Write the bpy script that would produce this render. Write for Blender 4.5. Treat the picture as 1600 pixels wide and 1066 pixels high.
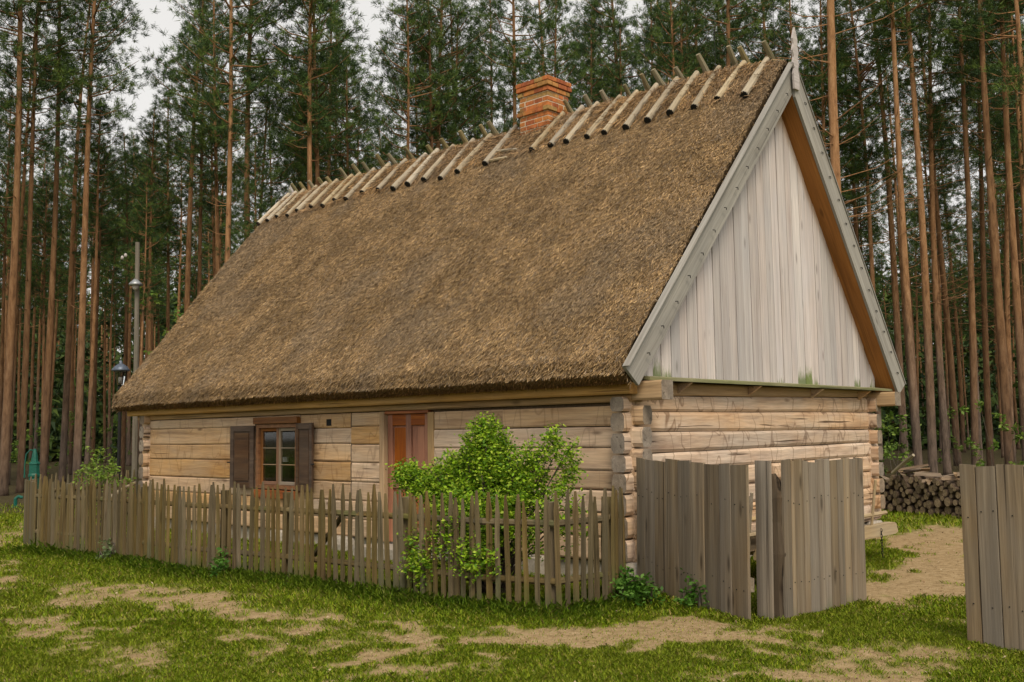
import bpy, math, random
import numpy as np
from mathutils import Matrix, Vector
random.seed(7); RNG = np.random.default_rng(7)
for o in list(bpy.data.objects): bpy.data.objects.remove(o)
sc = bpy.context.scene
COL = sc.collection

# ------------------------------------------------------------------ camera, sky, sun, exposure
cam = bpy.data.cameras.new('camera'); camo = bpy.data.objects.new('camera', cam); COL.objects.link(camo)
R = ((0.683118, 0.057634, 0.72803), (-0.730177, 0.072733, 0.679375), (-0.013797, -0.995685, 0.091769))
CP = (-9.218508, -6.766466, 1.7)
camo.matrix_world = Matrix([[R[i][0], -R[i][1], -R[i][2], CP[i]] for i in range(3)] + [[0, 0, 0, 1]])
cam.sensor_width = 36; cam.lens = 1561.385/1600*36; cam.clip_end = 2000; cam.clip_start = 0.05
sc.camera = camo
SUN_EL, SUN_AZ = math.radians(48), math.radians(234)      # azimuth: direction the light comes from, measured from +X
w = bpy.data.worlds.new('World'); sc.world = w; w.use_nodes = True
nt = w.node_tree; nt.nodes.clear()
sky = nt.nodes.new('ShaderNodeTexSky'); sky.sky_type = 'NISHITA'; sky.sun_disc = False
sky.sun_elevation = SUN_EL; sky.sun_rotation = math.pi/2 - SUN_AZ
sky.air_density = 1.0; sky.dust_density = 6.0; sky.ozone_density = 1.0
hs = nt.nodes.new('ShaderNodeHueSaturation'); hs.inputs['Saturation'].default_value = 0.12   # a closed cloud deck: nearly colourless
bg = nt.nodes.new('ShaderNodeBackground'); bg.inputs['Strength'].default_value = 0.105
wo = nt.nodes.new('ShaderNodeOutputWorld')
mx = nt.nodes.new('ShaderNodeMix'); mx.data_type = 'RGBA'; mx.inputs[0].default_value = .65; mx.inputs[7].default_value = (6.6, 6.4, 6.1, 1)   # even cloud cover
nt.links.new(sky.outputs[0], hs.inputs['Color']); nt.links.new(hs.outputs[0], mx.inputs[6]); nt.links.new(mx.outputs[2], bg.inputs[0]); nt.links.new(bg.outputs[0], wo.inputs[0])
sun = bpy.data.lights.new('sun', 'SUN'); sun.energy = 1.5; sun.angle = math.radians(18); sun.color = (1.0, .87, .66)
so = bpy.data.objects.new('sun', sun); COL.objects.link(so)
dv = Vector((math.cos(SUN_EL)*math.cos(SUN_AZ), math.cos(SUN_EL)*math.sin(SUN_AZ), math.sin(SUN_EL)))
so.rotation_euler = dv.to_track_quat('Z', 'Y').to_euler()
sc.view_settings.view_transform = 'Standard'; sc.view_settings.look = 'None'
sc.view_settings.exposure = 0.62; sc.view_settings.gamma = 1.0; sc.view_settings.use_curve_mapping = False
sc.render.engine = 'CYCLES'
sc.cycles.max_bounces = 4; sc.cycles.diffuse_bounces = 2; sc.cycles.glossy_bounces = 2; sc.cycles.transmission_bounces = 4

# ------------------------------------------------------------------ helpers
class MB:
    def __init__(s): s.v = []; s.f = []
    def add(s, vs, fs):
        n = len(s.v); s.v += [tuple(p) for p in vs]; s.f += [tuple(i+n for i in f) for f in fs]
    def box(s, x0, x1, y0, y1, z0, z1):
        s.add([(x0,y0,z0),(x1,y0,z0),(x1,y1,z0),(x0,y1,z0),(x0,y0,z1),(x1,y0,z1),(x1,y1,z1),(x0,y1,z1)],
              [(0,3,2,1),(4,5,6,7),(0,1,5,4),(1,2,6,5),(2,3,7,6),(3,0,4,7)])
    def tube(s, pts, rad, n=8, cap=True):
        pts = [Vector(p) for p in pts]; rings = []
        if not hasattr(rad, '__len__'): rad = [rad]*len(pts)
        t0 = (pts[1]-pts[0]).normalized()
        a = t0.orthogonal().normalized()
        vs = []
        for i, p in enumerate(pts):
            t = (pts[min(i+1, len(pts)-1)]-pts[max(i-1, 0)]).normalized()
            a = (a-t*a.dot(t)).normalized(); b = t.cross(a)
            for k in range(n):
                an = 2*math.pi*k/n; vs.append(p+(a*math.cos(an)+b*math.sin(an))*rad[i])
        fs = []
        for i in range(len(pts)-1):
            for k in range(n):
                fs.append((i*n+k, i*n+(k+1) % n, (i+1)*n+(k+1) % n, (i+1)*n+k))
        if cap:
            fs.append(tuple(range(n-1, -1, -1))); fs.append(tuple(range((len(pts)-1)*n, len(pts)*n)))
        s.add(vs, fs)
    def lathe(s, prof, n=16, c=(0, 0, 0)):
        vs = []; fs = []
        for r, z in prof:
            for k in range(n): vs.append((c[0]+r*math.cos(2*math.pi*k/n), c[1]+r*math.sin(2*math.pi*k/n), c[2]+z))
        for i in range(len(prof)-1):
            for k in range(n): fs.append((i*n+k, i*n+(k+1) % n, (i+1)*n+(k+1) % n, (i+1)*n+k))
        s.add(vs, fs)
    def mesh(s, name, mat, smooth=False):
        m = bpy.data.meshes.new(name); m.from_pydata(s.v, [], s.f); m.update()
        if mat: m.materials.append(mat)
        if smooth: m.polygons.foreach_set('use_smooth', [True]*len(m.polygons))
        return m
def np_mesh(name, V, F, mat, col=None, smooth=False):
    """V (n,3) array, F (m,k) array of equal-sized faces"""
    m = bpy.data.meshes.new(name); k = F.shape[1]
    m.vertices.add(len(V)); m.vertices.foreach_set('co', V.astype(np.float32).ravel())
    m.loops.add(F.size); m.loops.foreach_set('vertex_index', F.astype(np.int32).ravel())
    m.polygons.add(len(F)); m.polygons.foreach_set('loop_start', np.arange(0, F.size, k, dtype=np.int32))
    m.polygons.foreach_set('loop_total', np.full(len(F), k, dtype=np.int32))
    if smooth: m.polygons.foreach_set('use_smooth', np.ones(len(F), dtype=bool))
    m.update(calc_edges=True)
    if col is not None:
        a = m.color_attributes.new('tint', 'FLOAT_COLOR', 'POINT')
        c4 = np.ones((len(V), 4), np.float32); c4[:, :3] = col; a.data.foreach_set('color', c4.ravel())
    if mat: m.materials.append(mat)
    return m
WORLD = {}
def link(name, mesh, parent=None, loc=(0, 0, 0), ex=None, ey=None):
    """object at world position loc, local x along ex, local y along ey"""
    o = bpy.data.objects.new(name, mesh); COL.objects.link(o)
    rot = Matrix.Identity(3)
    if ex is not None:
        a = Vector(ex).normalized(); b = Vector(ey); b = (b-a*b.dot(a)).normalized(); c = a.cross(b)
        rot = Matrix((a, b, c)).transposed()
    M = Matrix.Translation(loc) @ rot.to_4x4()
    if parent is not None:
        o.parent = parent; o.matrix_local = WORLD[parent.name].inverted() @ M
    else: o.matrix_local = M
    WORLD[o.name] = M
    return o
def tag(o, label, cat, group=None, kind=None):
    o['label'] = label; o['category'] = cat
    if group: o['group'] = group
    if kind: o['kind'] = kind
    return o
def thing(name, label, cat, loc=(0, 0, 0), group=None):
    return tag(link(name, None, None, loc), label, cat, group)

# ---- smooth value noise used for layout (ground cover, uneven surfaces)
_tab = RNG.random((256, 256))
def vnoise(x, y):
    x = np.asarray(x, float); y = np.asarray(y, float)
    xi = np.floor(x).astype(int); yi = np.floor(y).astype(int); fx = x-xi; fy = y-yi
    fx = fx*fx*(3-2*fx); fy = fy*fy*(3-2*fy); g = lambda i, j: _tab[i & 255, j & 255]
    return (g(xi, yi)*(1-fx)+g(xi+1, yi)*fx)*(1-fy)+(g(xi, yi+1)*(1-fx)+g(xi+1, yi+1)*fx)*fy
def fbm(x, y, o=4):
    s = 0; a = .5; t = 0
    for i in range(o):
        s = s+a*vnoise(np.asarray(x)*2**i+17.3*i, np.asarray(y)*2**i+5.1*i); t += a; a *= .5
    return s/t
def sstep(a, b, x):
    t = np.clip((np.asarray(x, float)-a)/(b-a), 0, 1); return t*t*(3-2*t)

# ------------------------------------------------------------------ materials
def newmat(name):
    m = bpy.data.materials.new(name); m.use_nodes = True; nt = m.node_tree
    b = nt.nodes['Principled BSDF']; b.inputs['Specular IOR Level'].default_value = 0.25
    return m, nt, b
def N(nt, t, **kw):
    n = nt.nodes.new(t)
    for k, v in kw.items():
        if k in n.inputs: n.inputs[k].default_value = v
        else: setattr(n, k, v)
    return n
def ramp(nt, stops):
    r = nt.nodes.new('ShaderNodeValToRGB'); e = r.color_ramp.elements
    while len(e) < len(stops): e.new(.5)
    for i, (p, c) in enumerate(stops): e[i].position = p; e[i].color = (c, c, c, 1) if isinstance(c, (int, float)) else (*c, 1)
    return r
def mixc(nt, fac, a, b, mode='MIX'):
    n = nt.nodes.new('ShaderNodeMix'); n.data_type = 'RGBA'; n.blend_type = mode
    for sock, v in ((n.inputs[0], fac), (n.inputs[6], a), (n.inputs[7], b)):
        if hasattr(v, 'links') or isinstance(v, bpy.types.NodeSocket): nt.links.new(v, sock)
        elif isinstance(v, (int, float)): sock.default_value = v
        else: sock.default_value = (*v, 1)
    return n.outputs[2]
def wood(name, dark, mid, light, weather, wamt=.5, longs=1.0, cross=16., bump=.35, rough=.85, knots=.6, crack=.5, vary=.25, moss=None, fresh=None, axe=0.):
    """grain runs along the local x axis"""
    m, nt, b = newmat(name); L = nt.links.new
    tc = N(nt, 'ShaderNodeTexCoord'); oi = N(nt, 'ShaderNodeObjectInfo')
    mul = N(nt, 'ShaderNodeVectorMath', operation='SCALE'); mul.inputs[0].default_value = (37., 53., 29.); L(oi.outputs['Random'], mul.inputs['Scale'])
    add = N(nt, 'ShaderNodeVectorMath', operation='ADD'); L(tc.outputs['Object'], add.inputs[0]); L(mul.outputs[0], add.inputs[1])
    def mp(sx, sy):
        q = N(nt, 'ShaderNodeMapping'); q.inputs['Scale'].default_value = (sx, sy, sy); L(add.outputs[0], q.inputs[0]); return q.outputs[0]
    g = N(nt, 'ShaderNodeTexNoise', Scale=1., Detail=7., Roughness=.62, Distortion=.35); L(mp(longs, cross), g.inputs['Vector'])
    fine = N(nt, 'ShaderNodeTexNoise', Scale=1., Detail=4., Roughness=.6); L(mp(longs*3, cross*6), fine.inputs['Vector'])
    big = N(nt, 'ShaderNodeTexNoise', Scale=1., Detail=4., Roughness=.6); L(mp(.9, 2.6), big.inputs['Vector'])
    cr = ramp(nt, [(.28, dark), (.5, mid), (.74, light)]); L(g.outputs['Fac'], cr.inputs[0])
    wr = ramp(nt, [(.35, 0.), (.68, 1.)]); L(big.outputs['Fac'], wr.inputs[0])
    wm = N(nt, 'ShaderNodeMath', operation='MULTIPLY'); L(wr.outputs[0], wm.inputs[0]); wm.inputs[1].default_value = wamt
    c = mixc(nt, wm.outputs[0], cr.outputs[0], weather)
    fr = ramp(nt, [(.3, .78), (.7, 1.12)]); L(fine.outputs['Fac'], fr.inputs[0])
    c = mixc(nt, 1., c, fr.outputs[0], 'MULTIPLY')
    if knots:
        vo = N(nt, 'ShaderNodeTexVoronoi', Scale=1., Randomness=1.); L(mp(1.3, 4.2), vo.inputs['Vector'])
        kr = ramp(nt, [(.05, 1.), (.14, 0.)]); L(vo.outputs['Distance'], kr.inputs[0])
        km = N(nt, 'ShaderNodeMath', operation='MULTIPLY'); L(kr.outputs[0], km.inputs[0]); km.inputs[1].default_value = knots
        c = mixc(nt, km.outputs[0], c, tuple(x*.45 for x in dark))
    ck = N(nt, 'ShaderNodeTexNoise', Scale=1., Detail=3., Roughness=.5, Distortion=.2); L(mp(longs*.5, cross*1.6), ck.inputs['Vector'])
    ckr = ramp(nt, [(.30, 1.), (.35, 0.)]); L(ck.outputs['Fac'], ckr.inputs[0])
    cm = N(nt, 'ShaderNodeMath', operation='MULTIPLY'); L(ckr.outputs[0], cm.inputs[0]); cm.inputs[1].default_value = crack
    c = mixc(nt, cm.outputs[0], c, tuple(x*.25 for x in dark))
    if axe:                                          # curved cross cuts left by the hewing axe
        ax = N(nt, 'ShaderNodeTexNoise', Scale=1., Detail=1.5, Distortion=.4); L(mp(3.2, 1.1), ax.inputs['Vector'])
        axr = ramp(nt, [(.475, 0.), (.5, axe), (.512, 0.)]); L(ax.outputs['Fac'], axr.inputs[0]); c = mixc(nt, axr.outputs[0], c, tuple(x*.6 for x in dark))
    if fresh:
        at = N(nt, 'ShaderNodeAttribute', attribute_name='fresh'); c = mixc(nt, at.outputs['Fac'], c, fresh)
    if moss:                                         # green algae growing up from the lower end of some boards
        sx = N(nt, 'ShaderNodeSeparateXYZ'); L(tc.outputs['Object'], sx.inputs[0])
        hi = N(nt, 'ShaderNodeMath', operation='MULTIPLY_ADD'); L(oi.outputs['Random'], hi.inputs[0]); hi.inputs[1].default_value = moss[1]; hi.inputs[2].default_value = moss[2]
        ml = N(nt, 'ShaderNodeTexNoise', Scale=1., Detail=5., Roughness=.7); L(mp(5., 22.), ml.inputs['Vector'])
        nn = N(nt, 'ShaderNodeMath', operation='MULTIPLY_ADD'); L(ml.outputs['Fac'], nn.inputs[0]); nn.inputs[1].default_value = moss[3]; L(sx.outputs[0], nn.inputs[2])
        df = N(nt, 'ShaderNodeMath', operation='SUBTRACT'); L(hi.outputs[0], df.inputs[0]); L(nn.outputs[0], df.inputs[1])
        sm = N(nt, 'ShaderNodeMapRange'); L(df.outputs[0], sm.inputs[0]); sm.inputs[1].default_value = 0.; sm.inputs[2].default_value = .13; sm.inputs[4].default_value = moss[4]
        c = mixc(nt, sm.outputs[0], c, moss[0])
    hv = N(nt, 'ShaderNodeHueSaturation'); L(c, hv.inputs['Color'])
    vr = N(nt, 'ShaderNodeMapRange'); L(oi.outputs['Random'], vr.inputs[0]); vr.inputs[3].default_value = 1-vary; vr.inputs[4].default_value = 1+vary*.7; L(vr.outputs[0], hv.inputs['Value'])
    m2 = N(nt, 'ShaderNodeMath', operation='MULTIPLY'); L(oi.outputs['Random'], m2.inputs[0]); m2.inputs[1].default_value = 17.31
    fx = N(nt, 'ShaderNodeMath', operation='FRACT'); L(m2.outputs[0], fx.inputs[0])
    sr = N(nt, 'ShaderNodeMapRange'); L(fx.outputs[0], sr.inputs[0]); sr.inputs[3].default_value = .72; sr.inputs[4].default_value = 1.12; L(sr.outputs[0], hv.inputs['Saturation'])
    L(hv.outputs[0], b.inputs['Base Color']); b.inputs['Roughness'].default_value = rough
    bs = N(nt, 'ShaderNodeMath', operation='MULTIPLY_ADD'); L(ckr.outputs[0], bs.inputs[0]); bs.inputs[1].default_value = -.8; L(g.outputs['Fac'], bs.inputs[2])
    bp = N(nt, 'ShaderNodeBump', Strength=bump, Distance=.02); L(bs.outputs[0], bp.inputs['Height']); L(bp.outputs[0], b.inputs['Normal'])
    return m
M_LOG = wood('hewn_log_wood', (.31,.165,.07), (.54,.325,.15), (.63,.41,.215), (.45,.34,.235), .6, .8, 9., .4, knots=.8, crack=.65, vary=.2, axe=.45)
M_GLOG = wood('gable_log_wood', (.31,.165,.08), (.53,.33,.18), (.62,.43,.265), (.50,.40,.31), .7, .9, 8., .7, knots=.7, crack=.9, vary=.16, axe=.8)
M_BEAM = wood('eave_beam_wood', (.24,.13,.045), (.42,.24,.09), (.51,.31,.13), (.36,.25,.13), .6, .7, 9., .4, vary=.1)
M_END = wood('weathered_log_end', (.11,.078,.05), (.21,.155,.105), (.31,.24,.17), (.22,.19,.155), .5, 6., 9., .4, vary=.2)
M_PLANK = wood('silver_gable_plank', (.36,.30,.275), (.53,.46,.43), (.62,.55,.515), (.47,.44,.45), .7, .5, 13., .25, knots=.6, crack=.45, vary=.22,
               moss=((.10,.14,.022), .75, -.22, .50, .9), fresh=(.55,.30,.11))
M_BARGE = wood('grey_bargeboard', (.20,.18,.155), (.30,.28,.25), (.375,.355,.32), (.26,.25,.235), .6, .5, 9., .25, knots=.7, crack=.3, vary=.08)
M_DRIP = wood('mossy_drip_board', (.14,.13,.06), (.25,.23,.125), (.36,.32,.21), (.17,.19,.06), .7, .8, 9., .4, vary=.05)
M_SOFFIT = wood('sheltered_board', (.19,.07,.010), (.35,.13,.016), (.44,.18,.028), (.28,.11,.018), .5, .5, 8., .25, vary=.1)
M_GATE = wood('weathered_gate_plank', (.095,.062,.034), (.22,.158,.094), (.345,.268,.175), (.195,.165,.13), .75, .45, 12., .45, knots=.75, crack=.75, vary=.3,
              moss=((.10,.11,.05), .25, -.05, .12, .55))
M_PICK = wood('mossy_picket_wood', (.062,.040,.015), (.130,.088,.036), (.205,.145,.066), (.11,.088,.032), .7, 1.0, 14., .5, knots=.5, crack=.5, vary=.28,
              moss=((.075,.08,.022), .5, .05, .25, .65))
M_POLE = wood('barked_pole_wood', (.24,.18,.105), (.39,.31,.20), (.48,.40,.28), (.30,.26,.20), .6, .8, 10., .35, knots=.8, crack=.3, vary=.18)
M_STUB = wood('mossy_pole_end', (.12,.09,.045), (.22,.17,.09), (.32,.26,.16), (.17,.15,.06), .7, 1., 10., .4, vary=.2)
M_POST = wood('rotten_post_wood', (.030,.018,.010), (.065,.042,.024), (.12,.085,.052), (.09,.075,.055), .6, .7, 9., .9, crack=1., vary=.1)
M_DOOR = wood('red_brown_door', (.15,.034,.006), (.33,.088,.012), (.45,.145,.022), (.22,.06,.012), .7, .8, 11., .2, rough=.6, knots=.35, crack=.3, vary=.16)
M_WFRAME = wood('orange_window_frame', (.11,.036,.008), (.21,.078,.018), (.29,.12,.03), (.17,.085,.035), .6, .8, 11., .2, rough=.6, knots=.3, crack=.3, vary=.18)
M_MUNT = wood('pale_sash_wood', (.14,.085,.04), (.23,.155,.085), (.31,.23,.14), (.24,.20,.15), .6, .8, 11., .2, knots=.1, crack=.2, vary=.1)
M_SHUT = wood('dark_shutter_wood', (.03,.014,.007), (.068,.034,.016), (.115,.064,.031), (.08,.055,.036), .6, .8, 11., .25, rough=.65, knots=.3, crack=.4, vary=.15)
M_UPOLE = wood('grey_utility_pole', (.10,.078,.05), (.17,.14,.10), (.24,.20,.15), (.16,.14,.10), .5, .5, 9., .3, vary=.05)
M_WAGON = wood('pale_wagon_wood', (.24,.155,.065), (.39,.27,.125), (.48,.36,.19), (.33,.27,.18), .6, .8, 9., .3, vary=.15)
M_STICK = wood('split_firewood', (.15,.085,.04), (.30,.19,.10), (.44,.31,.19), (.20,.16,.12), .6, 1., 9., .5, vary=.35)
def plain(name, col, rough=.6, metal=0., spec=.3):
    m, nt, b = newmat(name); b.inputs['Base Color'].default_value = (*col, 1); b.inputs['Roughness'].default_value = rough
    b.inputs['Metallic'].default_value = metal; b.inputs['Specular IOR Level'].default_value = spec; 
    n = N(nt, 'ShaderNodeTexNoise', Scale=30., Detail=5.); tc = N(nt, 'ShaderNodeTexCoord'); nt.links.new(tc.outputs['Object'], n.inputs['Vector'])
    r = ramp(nt, [(.3, tuple(c*.75 for c in col)), (.7, tuple(min(1, c*1.2) for c in col))]); nt.links.new(n.outputs['Fac'], r.inputs[0]); nt.links.new(r.outputs[0], b.inputs['Base Color'])
    return m
M_CHAR = plain('tarred_pole_end', (.012,.011,.010), .9)
M_IRON = plain('black_iron', (.015,.014,.013), .6, .3)
M_STEEL = plain('galvanised_steel', (.32,.33,.34), .45, .8)
M_GREEN = plain('green_painted_iron', (.006,.085,.060), .45)
M_LAMPC = plain('blue_grey_lamp_cap', (.10,.12,.16), .4, .4)
M_CLAY = plain('dark_chinking', (.10,.068,.04), .95)
M_MORTAR = plain('lime_mortar', (.52,.43,.32), .95)
M_STONE = plain('pale_foundation_stone', (.33,.29,.24), .9)
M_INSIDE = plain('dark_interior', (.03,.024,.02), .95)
M_CLOTH = plain('pale_cloth', (.42,.38,.36), .95)
mg, ng, bgl = newmat('window_glass'); bgl.inputs['Base Color'].default_value = (.9,.93,.92,1); bgl.inputs['Roughness'].default_value = .04
bgl.inputs['Transmission Weight'].default_value = 1.; bgl.inputs['IOR'].default_value = 1.45; bgl.inputs['Specular IOR Level'].default_value = .5; M_GLASS = mg
def brickmat():
    m, nt, b = newmat('orange_red_brick'); L = nt.links.new
    tc = N(nt, 'ShaderNodeTexCoord'); oi = N(nt, 'ShaderNodeObjectInfo')
    r = ramp(nt, [(0, (.30,.085,.035)), (.35, (.43,.135,.045)), (.65, (.50,.18,.05)), (.85, (.40,.19,.06)), (1, (.33,.22,.08))]); L(oi.outputs['Random'], r.inputs[0])
    ad = N(nt, 'ShaderNodeVectorMath', operation='ADD'); L(tc.outputs['Object'], ad.inputs[0]); L(oi.outputs['Location'], ad.inputs[1])
    n = N(nt, 'ShaderNodeTexNoise', Scale=14., Detail=6., Roughness=.7); L(ad.outputs[0], n.inputs['Vector'])
    q = ramp(nt, [(.3, .55), (.7, 1.25)]); L(n.outputs['Fac'], q.inputs[0])
    c = mixc(nt, 1., r.outputs[0], q.outputs[0], 'MULTIPLY')
    n2 = N(nt, 'ShaderNodeTexNoise', Scale=3.5, Detail=4.); L(ad.outputs[0], n2.inputs['Vector'])
    q2 = ramp(nt, [(.56, 0.), (.72, .55)]); L(n2.outputs['Fac'], q2.inputs[0])
    c = mixc(nt, q2.outputs[0], c, (.16,.15,.05))
    L(c, b.inputs['Base Color']); b.inputs['Roughness'].default_value = .9
    bp = N(nt, 'ShaderNodeBump', Strength=.5, Distance=.01); L(n.outputs['Fac'], bp.inputs['Height']); L(bp.outputs[0], b.inputs['Normal'])
    return m
M_BRICK = brickmat()
def tinted(name, rough=.8, transl=0., noise=.0, spec=.2):
    m, nt, b = newmat(name); at = N(nt, 'ShaderNodeAttribute', attribute_name='tint'); nt.links.new(at.outputs['Color'], b.inputs['Base Color'])
    b.inputs['Roughness'].default_value = rough; b.inputs['Specular IOR Level'].default_value = spec
    if transl:
        tr = N(nt, 'ShaderNodeBsdfTranslucent'); nt.links.new(at.outputs['Color'], tr.inputs[0]); mx = N(nt, 'ShaderNodeMixShader'); mx.inputs[0].default_value = transl
        nt.links.new(b.outputs[0], mx.inputs[1]); nt.links.new(tr.outputs[0], mx.inputs[2]); nt.links.new(mx.outputs[0], nt.nodes['Material Output'].inputs[0])
    return m
M_STRAW = tinted('straw_stalks', .85)
M_GRASS = tinted('grass_blades', .7, .25)
M_LEAF = tinted('shrub_leaves', .55, .3)
M_NEEDLE = tinted('pine_needles', .7)
M_LITTER = tinted('dry_litter', .9)
def thatchbase():
    m, nt, b = newmat('thatch_bed'); L = nt.links.new; tc = N(nt, 'ShaderNodeTexCoord')
    n = N(nt, 'ShaderNodeTexNoise', Scale=26., Detail=6., Roughness=.7); L(tc.outputs['Object'], n.inputs['Vector'])
    r = ramp(nt, [(.3, (.075,.045,.019)), (.55, (.17,.105,.045)), (.75, (.26,.17,.08))]); L(n.outputs['Fac'], r.inputs[0]); L(r.outputs[0], b.inputs['Base Color'])
    b.inputs['Roughness'].default_value = .95
    bp = N(nt, 'ShaderNodeBump', Strength=.8, Distance=.03); L(n.outputs['Fac'], bp.inputs['Height']); L(bp.outputs[0], b.inputs['Normal'])
    return m
M_THATCH = thatchbase()
def barkmat():
    m, nt, b = newmat('pine_bark'); L = nt.links.new; tc = N(nt, 'ShaderNodeTexCoord'); oi = N(nt, 'ShaderNodeObjectInfo')
    s = N(nt, 'ShaderNodeSeparateXYZ'); L(tc.outputs['Object'], s.inputs[0])
    mp = N(nt, 'ShaderNodeMapping'); mp.inputs['Scale'].default_value = (9, 9, 2.2); L(tc.outputs['Object'], mp.inputs[0])
    n = N(nt, 'ShaderNodeTexNoise', Scale=1., Detail=6., Roughness=.65); L(mp.outputs[0], n.inputs['Vector'])
    nb = N(nt, 'ShaderNodeTexNoise', Scale=.35, Detail=3.); L(tc.outputs['Object'], nb.inputs['Vector'])
    lo = ramp(nt, [(.3, (.050,.036,.028)), (.52, (.125,.090,.068)), (.75, (.20,.15,.12))]); L(n.outputs['Fac'], lo.inputs[0])
    up = ramp(nt, [(.3, (.12,.058,.026)), (.5, (.27,.14,.062)), (.75, (.38,.22,.11))]); L(n.outputs['Fac'], up.inputs[0])
    h = N(nt, 'ShaderNodeMath', operation='MULTIPLY_ADD'); L(nb.outputs['Fac'], h.inputs[0]); h.inputs[1].default_value = 5.; L(s.outputs[2], h.inputs[2])
    h2 = N(nt, 'ShaderNodeMath', operation='MULTIPLY_ADD'); L(oi.outputs['Random'], h2.inputs[0]); h2.inputs[1].default_value = -5.; L(h.outputs[0], h2.inputs[2])
    g = N(nt, 'ShaderNodeMapRange'); L(h2.outputs[0], g.inputs[0]); g.inputs[1].default_value = .5; g.inputs[2].default_value = 5.5
    c = mixc(nt, g.outputs[0], lo.outputs[0], up.outputs[0])
    hv = N(nt, 'ShaderNodeHueSaturation'); L(c, hv.inputs['Color']); vr = N(nt, 'ShaderNodeMapRange'); L(oi.outputs['Random'], vr.inputs[0]); vr.inputs[3].default_value = .5; vr.inputs[4].default_value = 1.1; L(vr.outputs[0], hv.inputs['Value'])
    L(hv.outputs[0], b.inputs['Base Color']); b.inputs['Roughness'].default_value = .9
    bp = N(nt, 'ShaderNodeBump', Strength=.8, Distance=.04); L(n.outputs['Fac'], bp.inputs['Height']); L(bp.outputs[0], b.inputs['Normal'])
    return m
M_BARK = barkmat()
def logendmat():
    m, nt, b = newmat('firewood_log'); L = nt.links.new; tc = N(nt, 'ShaderNodeTexCoord'); oi = N(nt, 'ShaderNodeObjectInfo')
    s = N(nt, 'ShaderNodeSeparateXYZ'); L(tc.outputs['Object'], s.inputs[0])
    cv = N(nt, 'ShaderNodeCombineXYZ'); L(s.outputs[1], cv.inputs[0]); L(s.outputs[2], cv.inputs[1])
    ln = N(nt, 'ShaderNodeVectorMath', operation='LENGTH'); L(cv.outputs[0], ln.inputs[0])
    nz = N(nt, 'ShaderNodeTexNoise', Scale=22., Detail=4.); L(tc.outputs['Object'], nz.inputs['Vector'])
    ad = N(nt, 'ShaderNodeMath', operation='MULTIPLY_ADD'); L(nz.outputs['Fac'], ad.inputs[0]); ad.inputs[1].default_value = .03; L(ln.outputs['Value'], ad.inputs[2])
    sn = N(nt, 'ShaderNodeMath', operation='MULTIPLY'); L(ad.outputs[0], sn.inputs[0]); sn.inputs[1].default_value = 260.
    si = N(nt, 'ShaderNodeMath', operation='SINE'); L(sn.outputs[0], si.inputs[0])
    r = ramp(nt, [(0., (.27,.19,.115)), (1., (.46,.36,.25))]); L(si.outputs[0], r.inputs[0])
    q = ramp(nt, [(.3, .6), (.7, 1.2)]); L(nz.outputs['Fac'], q.inputs[0]); c = mixc(nt, 1., r.outputs[0], q.outputs[0], 'MULTIPLY')
    hv = N(nt, 'ShaderNodeHueSaturation'); L(c, hv.inputs['Color']); vr = N(nt, 'ShaderNodeMapRange'); L(oi.outputs['Random'], vr.inputs[0]); vr.inputs[3].default_value = .5; vr.inputs[4].default_value = 1.3; L(vr.outputs[0], hv.inputs['Value'])
    L(hv.outputs[0], b.inputs['Base Color']); b.inputs['Roughness'].default_value = .95
    return m
M_LOGEND = logendmat()
M_LOGBARK = plain('dark_firewood_bark', (.085,.058,.038), .95)
def groundmat():
    m, nt, b = newmat('sandy_soil_and_turf'); L = nt.links.new; tc = N(nt, 'ShaderNodeTexCoord')
    at = N(nt, 'ShaderNodeAttribute', attribute_name='tint'); s = N(nt, 'ShaderNodeSeparateColor'); L(at.outputs['Color'], s.inputs[0])
    n = N(nt, 'ShaderNodeTexNoise', Scale=9., Detail=9., Roughness=.72); L(tc.outputs['Object'], n.inputs['Vector'])
    nf = N(nt, 'ShaderNodeTexNoise', Scale=70., Detail=5., Roughness=.7); L(tc.outputs['Object'], nf.inputs['Vector'])
    sand = ramp(nt, [(.3, (.20,.135,.065)), (.5, (.33,.235,.125)), (.7, (.43,.32,.185))]); L(n.outputs['Fac'], sand.inputs[0])
    turf = ramp(nt, [(.3, (.080,.098,.015)), (.5, (.145,.160,.025)), (.7, (.25,.22,.07))]); L(n.outputs['Fac'], turf.inputs[0])
    duff = ramp(nt, [(.3, (.035,.028,.016)), (.55, (.075,.06,.03)), (.75, (.08,.10,.03))]); L(n.outputs['Fac'], duff.inputs[0])
    c = mixc(nt, s.outputs[0], sand.outputs[0], turf.outputs[0]); c = mixc(nt, s.outputs[1], c, duff.outputs[0])
    f = ramp(nt, [(.3, .7), (.7, 1.2)]); L(nf.outputs['Fac'], f.inputs[0]); c = mixc(nt, 1., c, f.outputs[0], 'MULTIPLY')
    L(c, b.inputs['Base Color']); b.inputs['Roughness'].default_value = 1.; b.inputs['Specular IOR Level'].default_value = .05
    ad = N(nt, 'ShaderNodeMath', operation='MULTIPLY_ADD'); L(nf.outputs['Fac'], ad.inputs[0]); ad.inputs[1].default_value = .4; L(n.outputs['Fac'], ad.inputs[2])
    bp = N(nt, 'ShaderNodeBump', Strength=.7, Distance=.04); L(ad.outputs[0], bp.inputs['Height']); L(bp.outputs[0], b.inputs['Normal'])
    return m
M_GROUND = groundmat()

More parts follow.
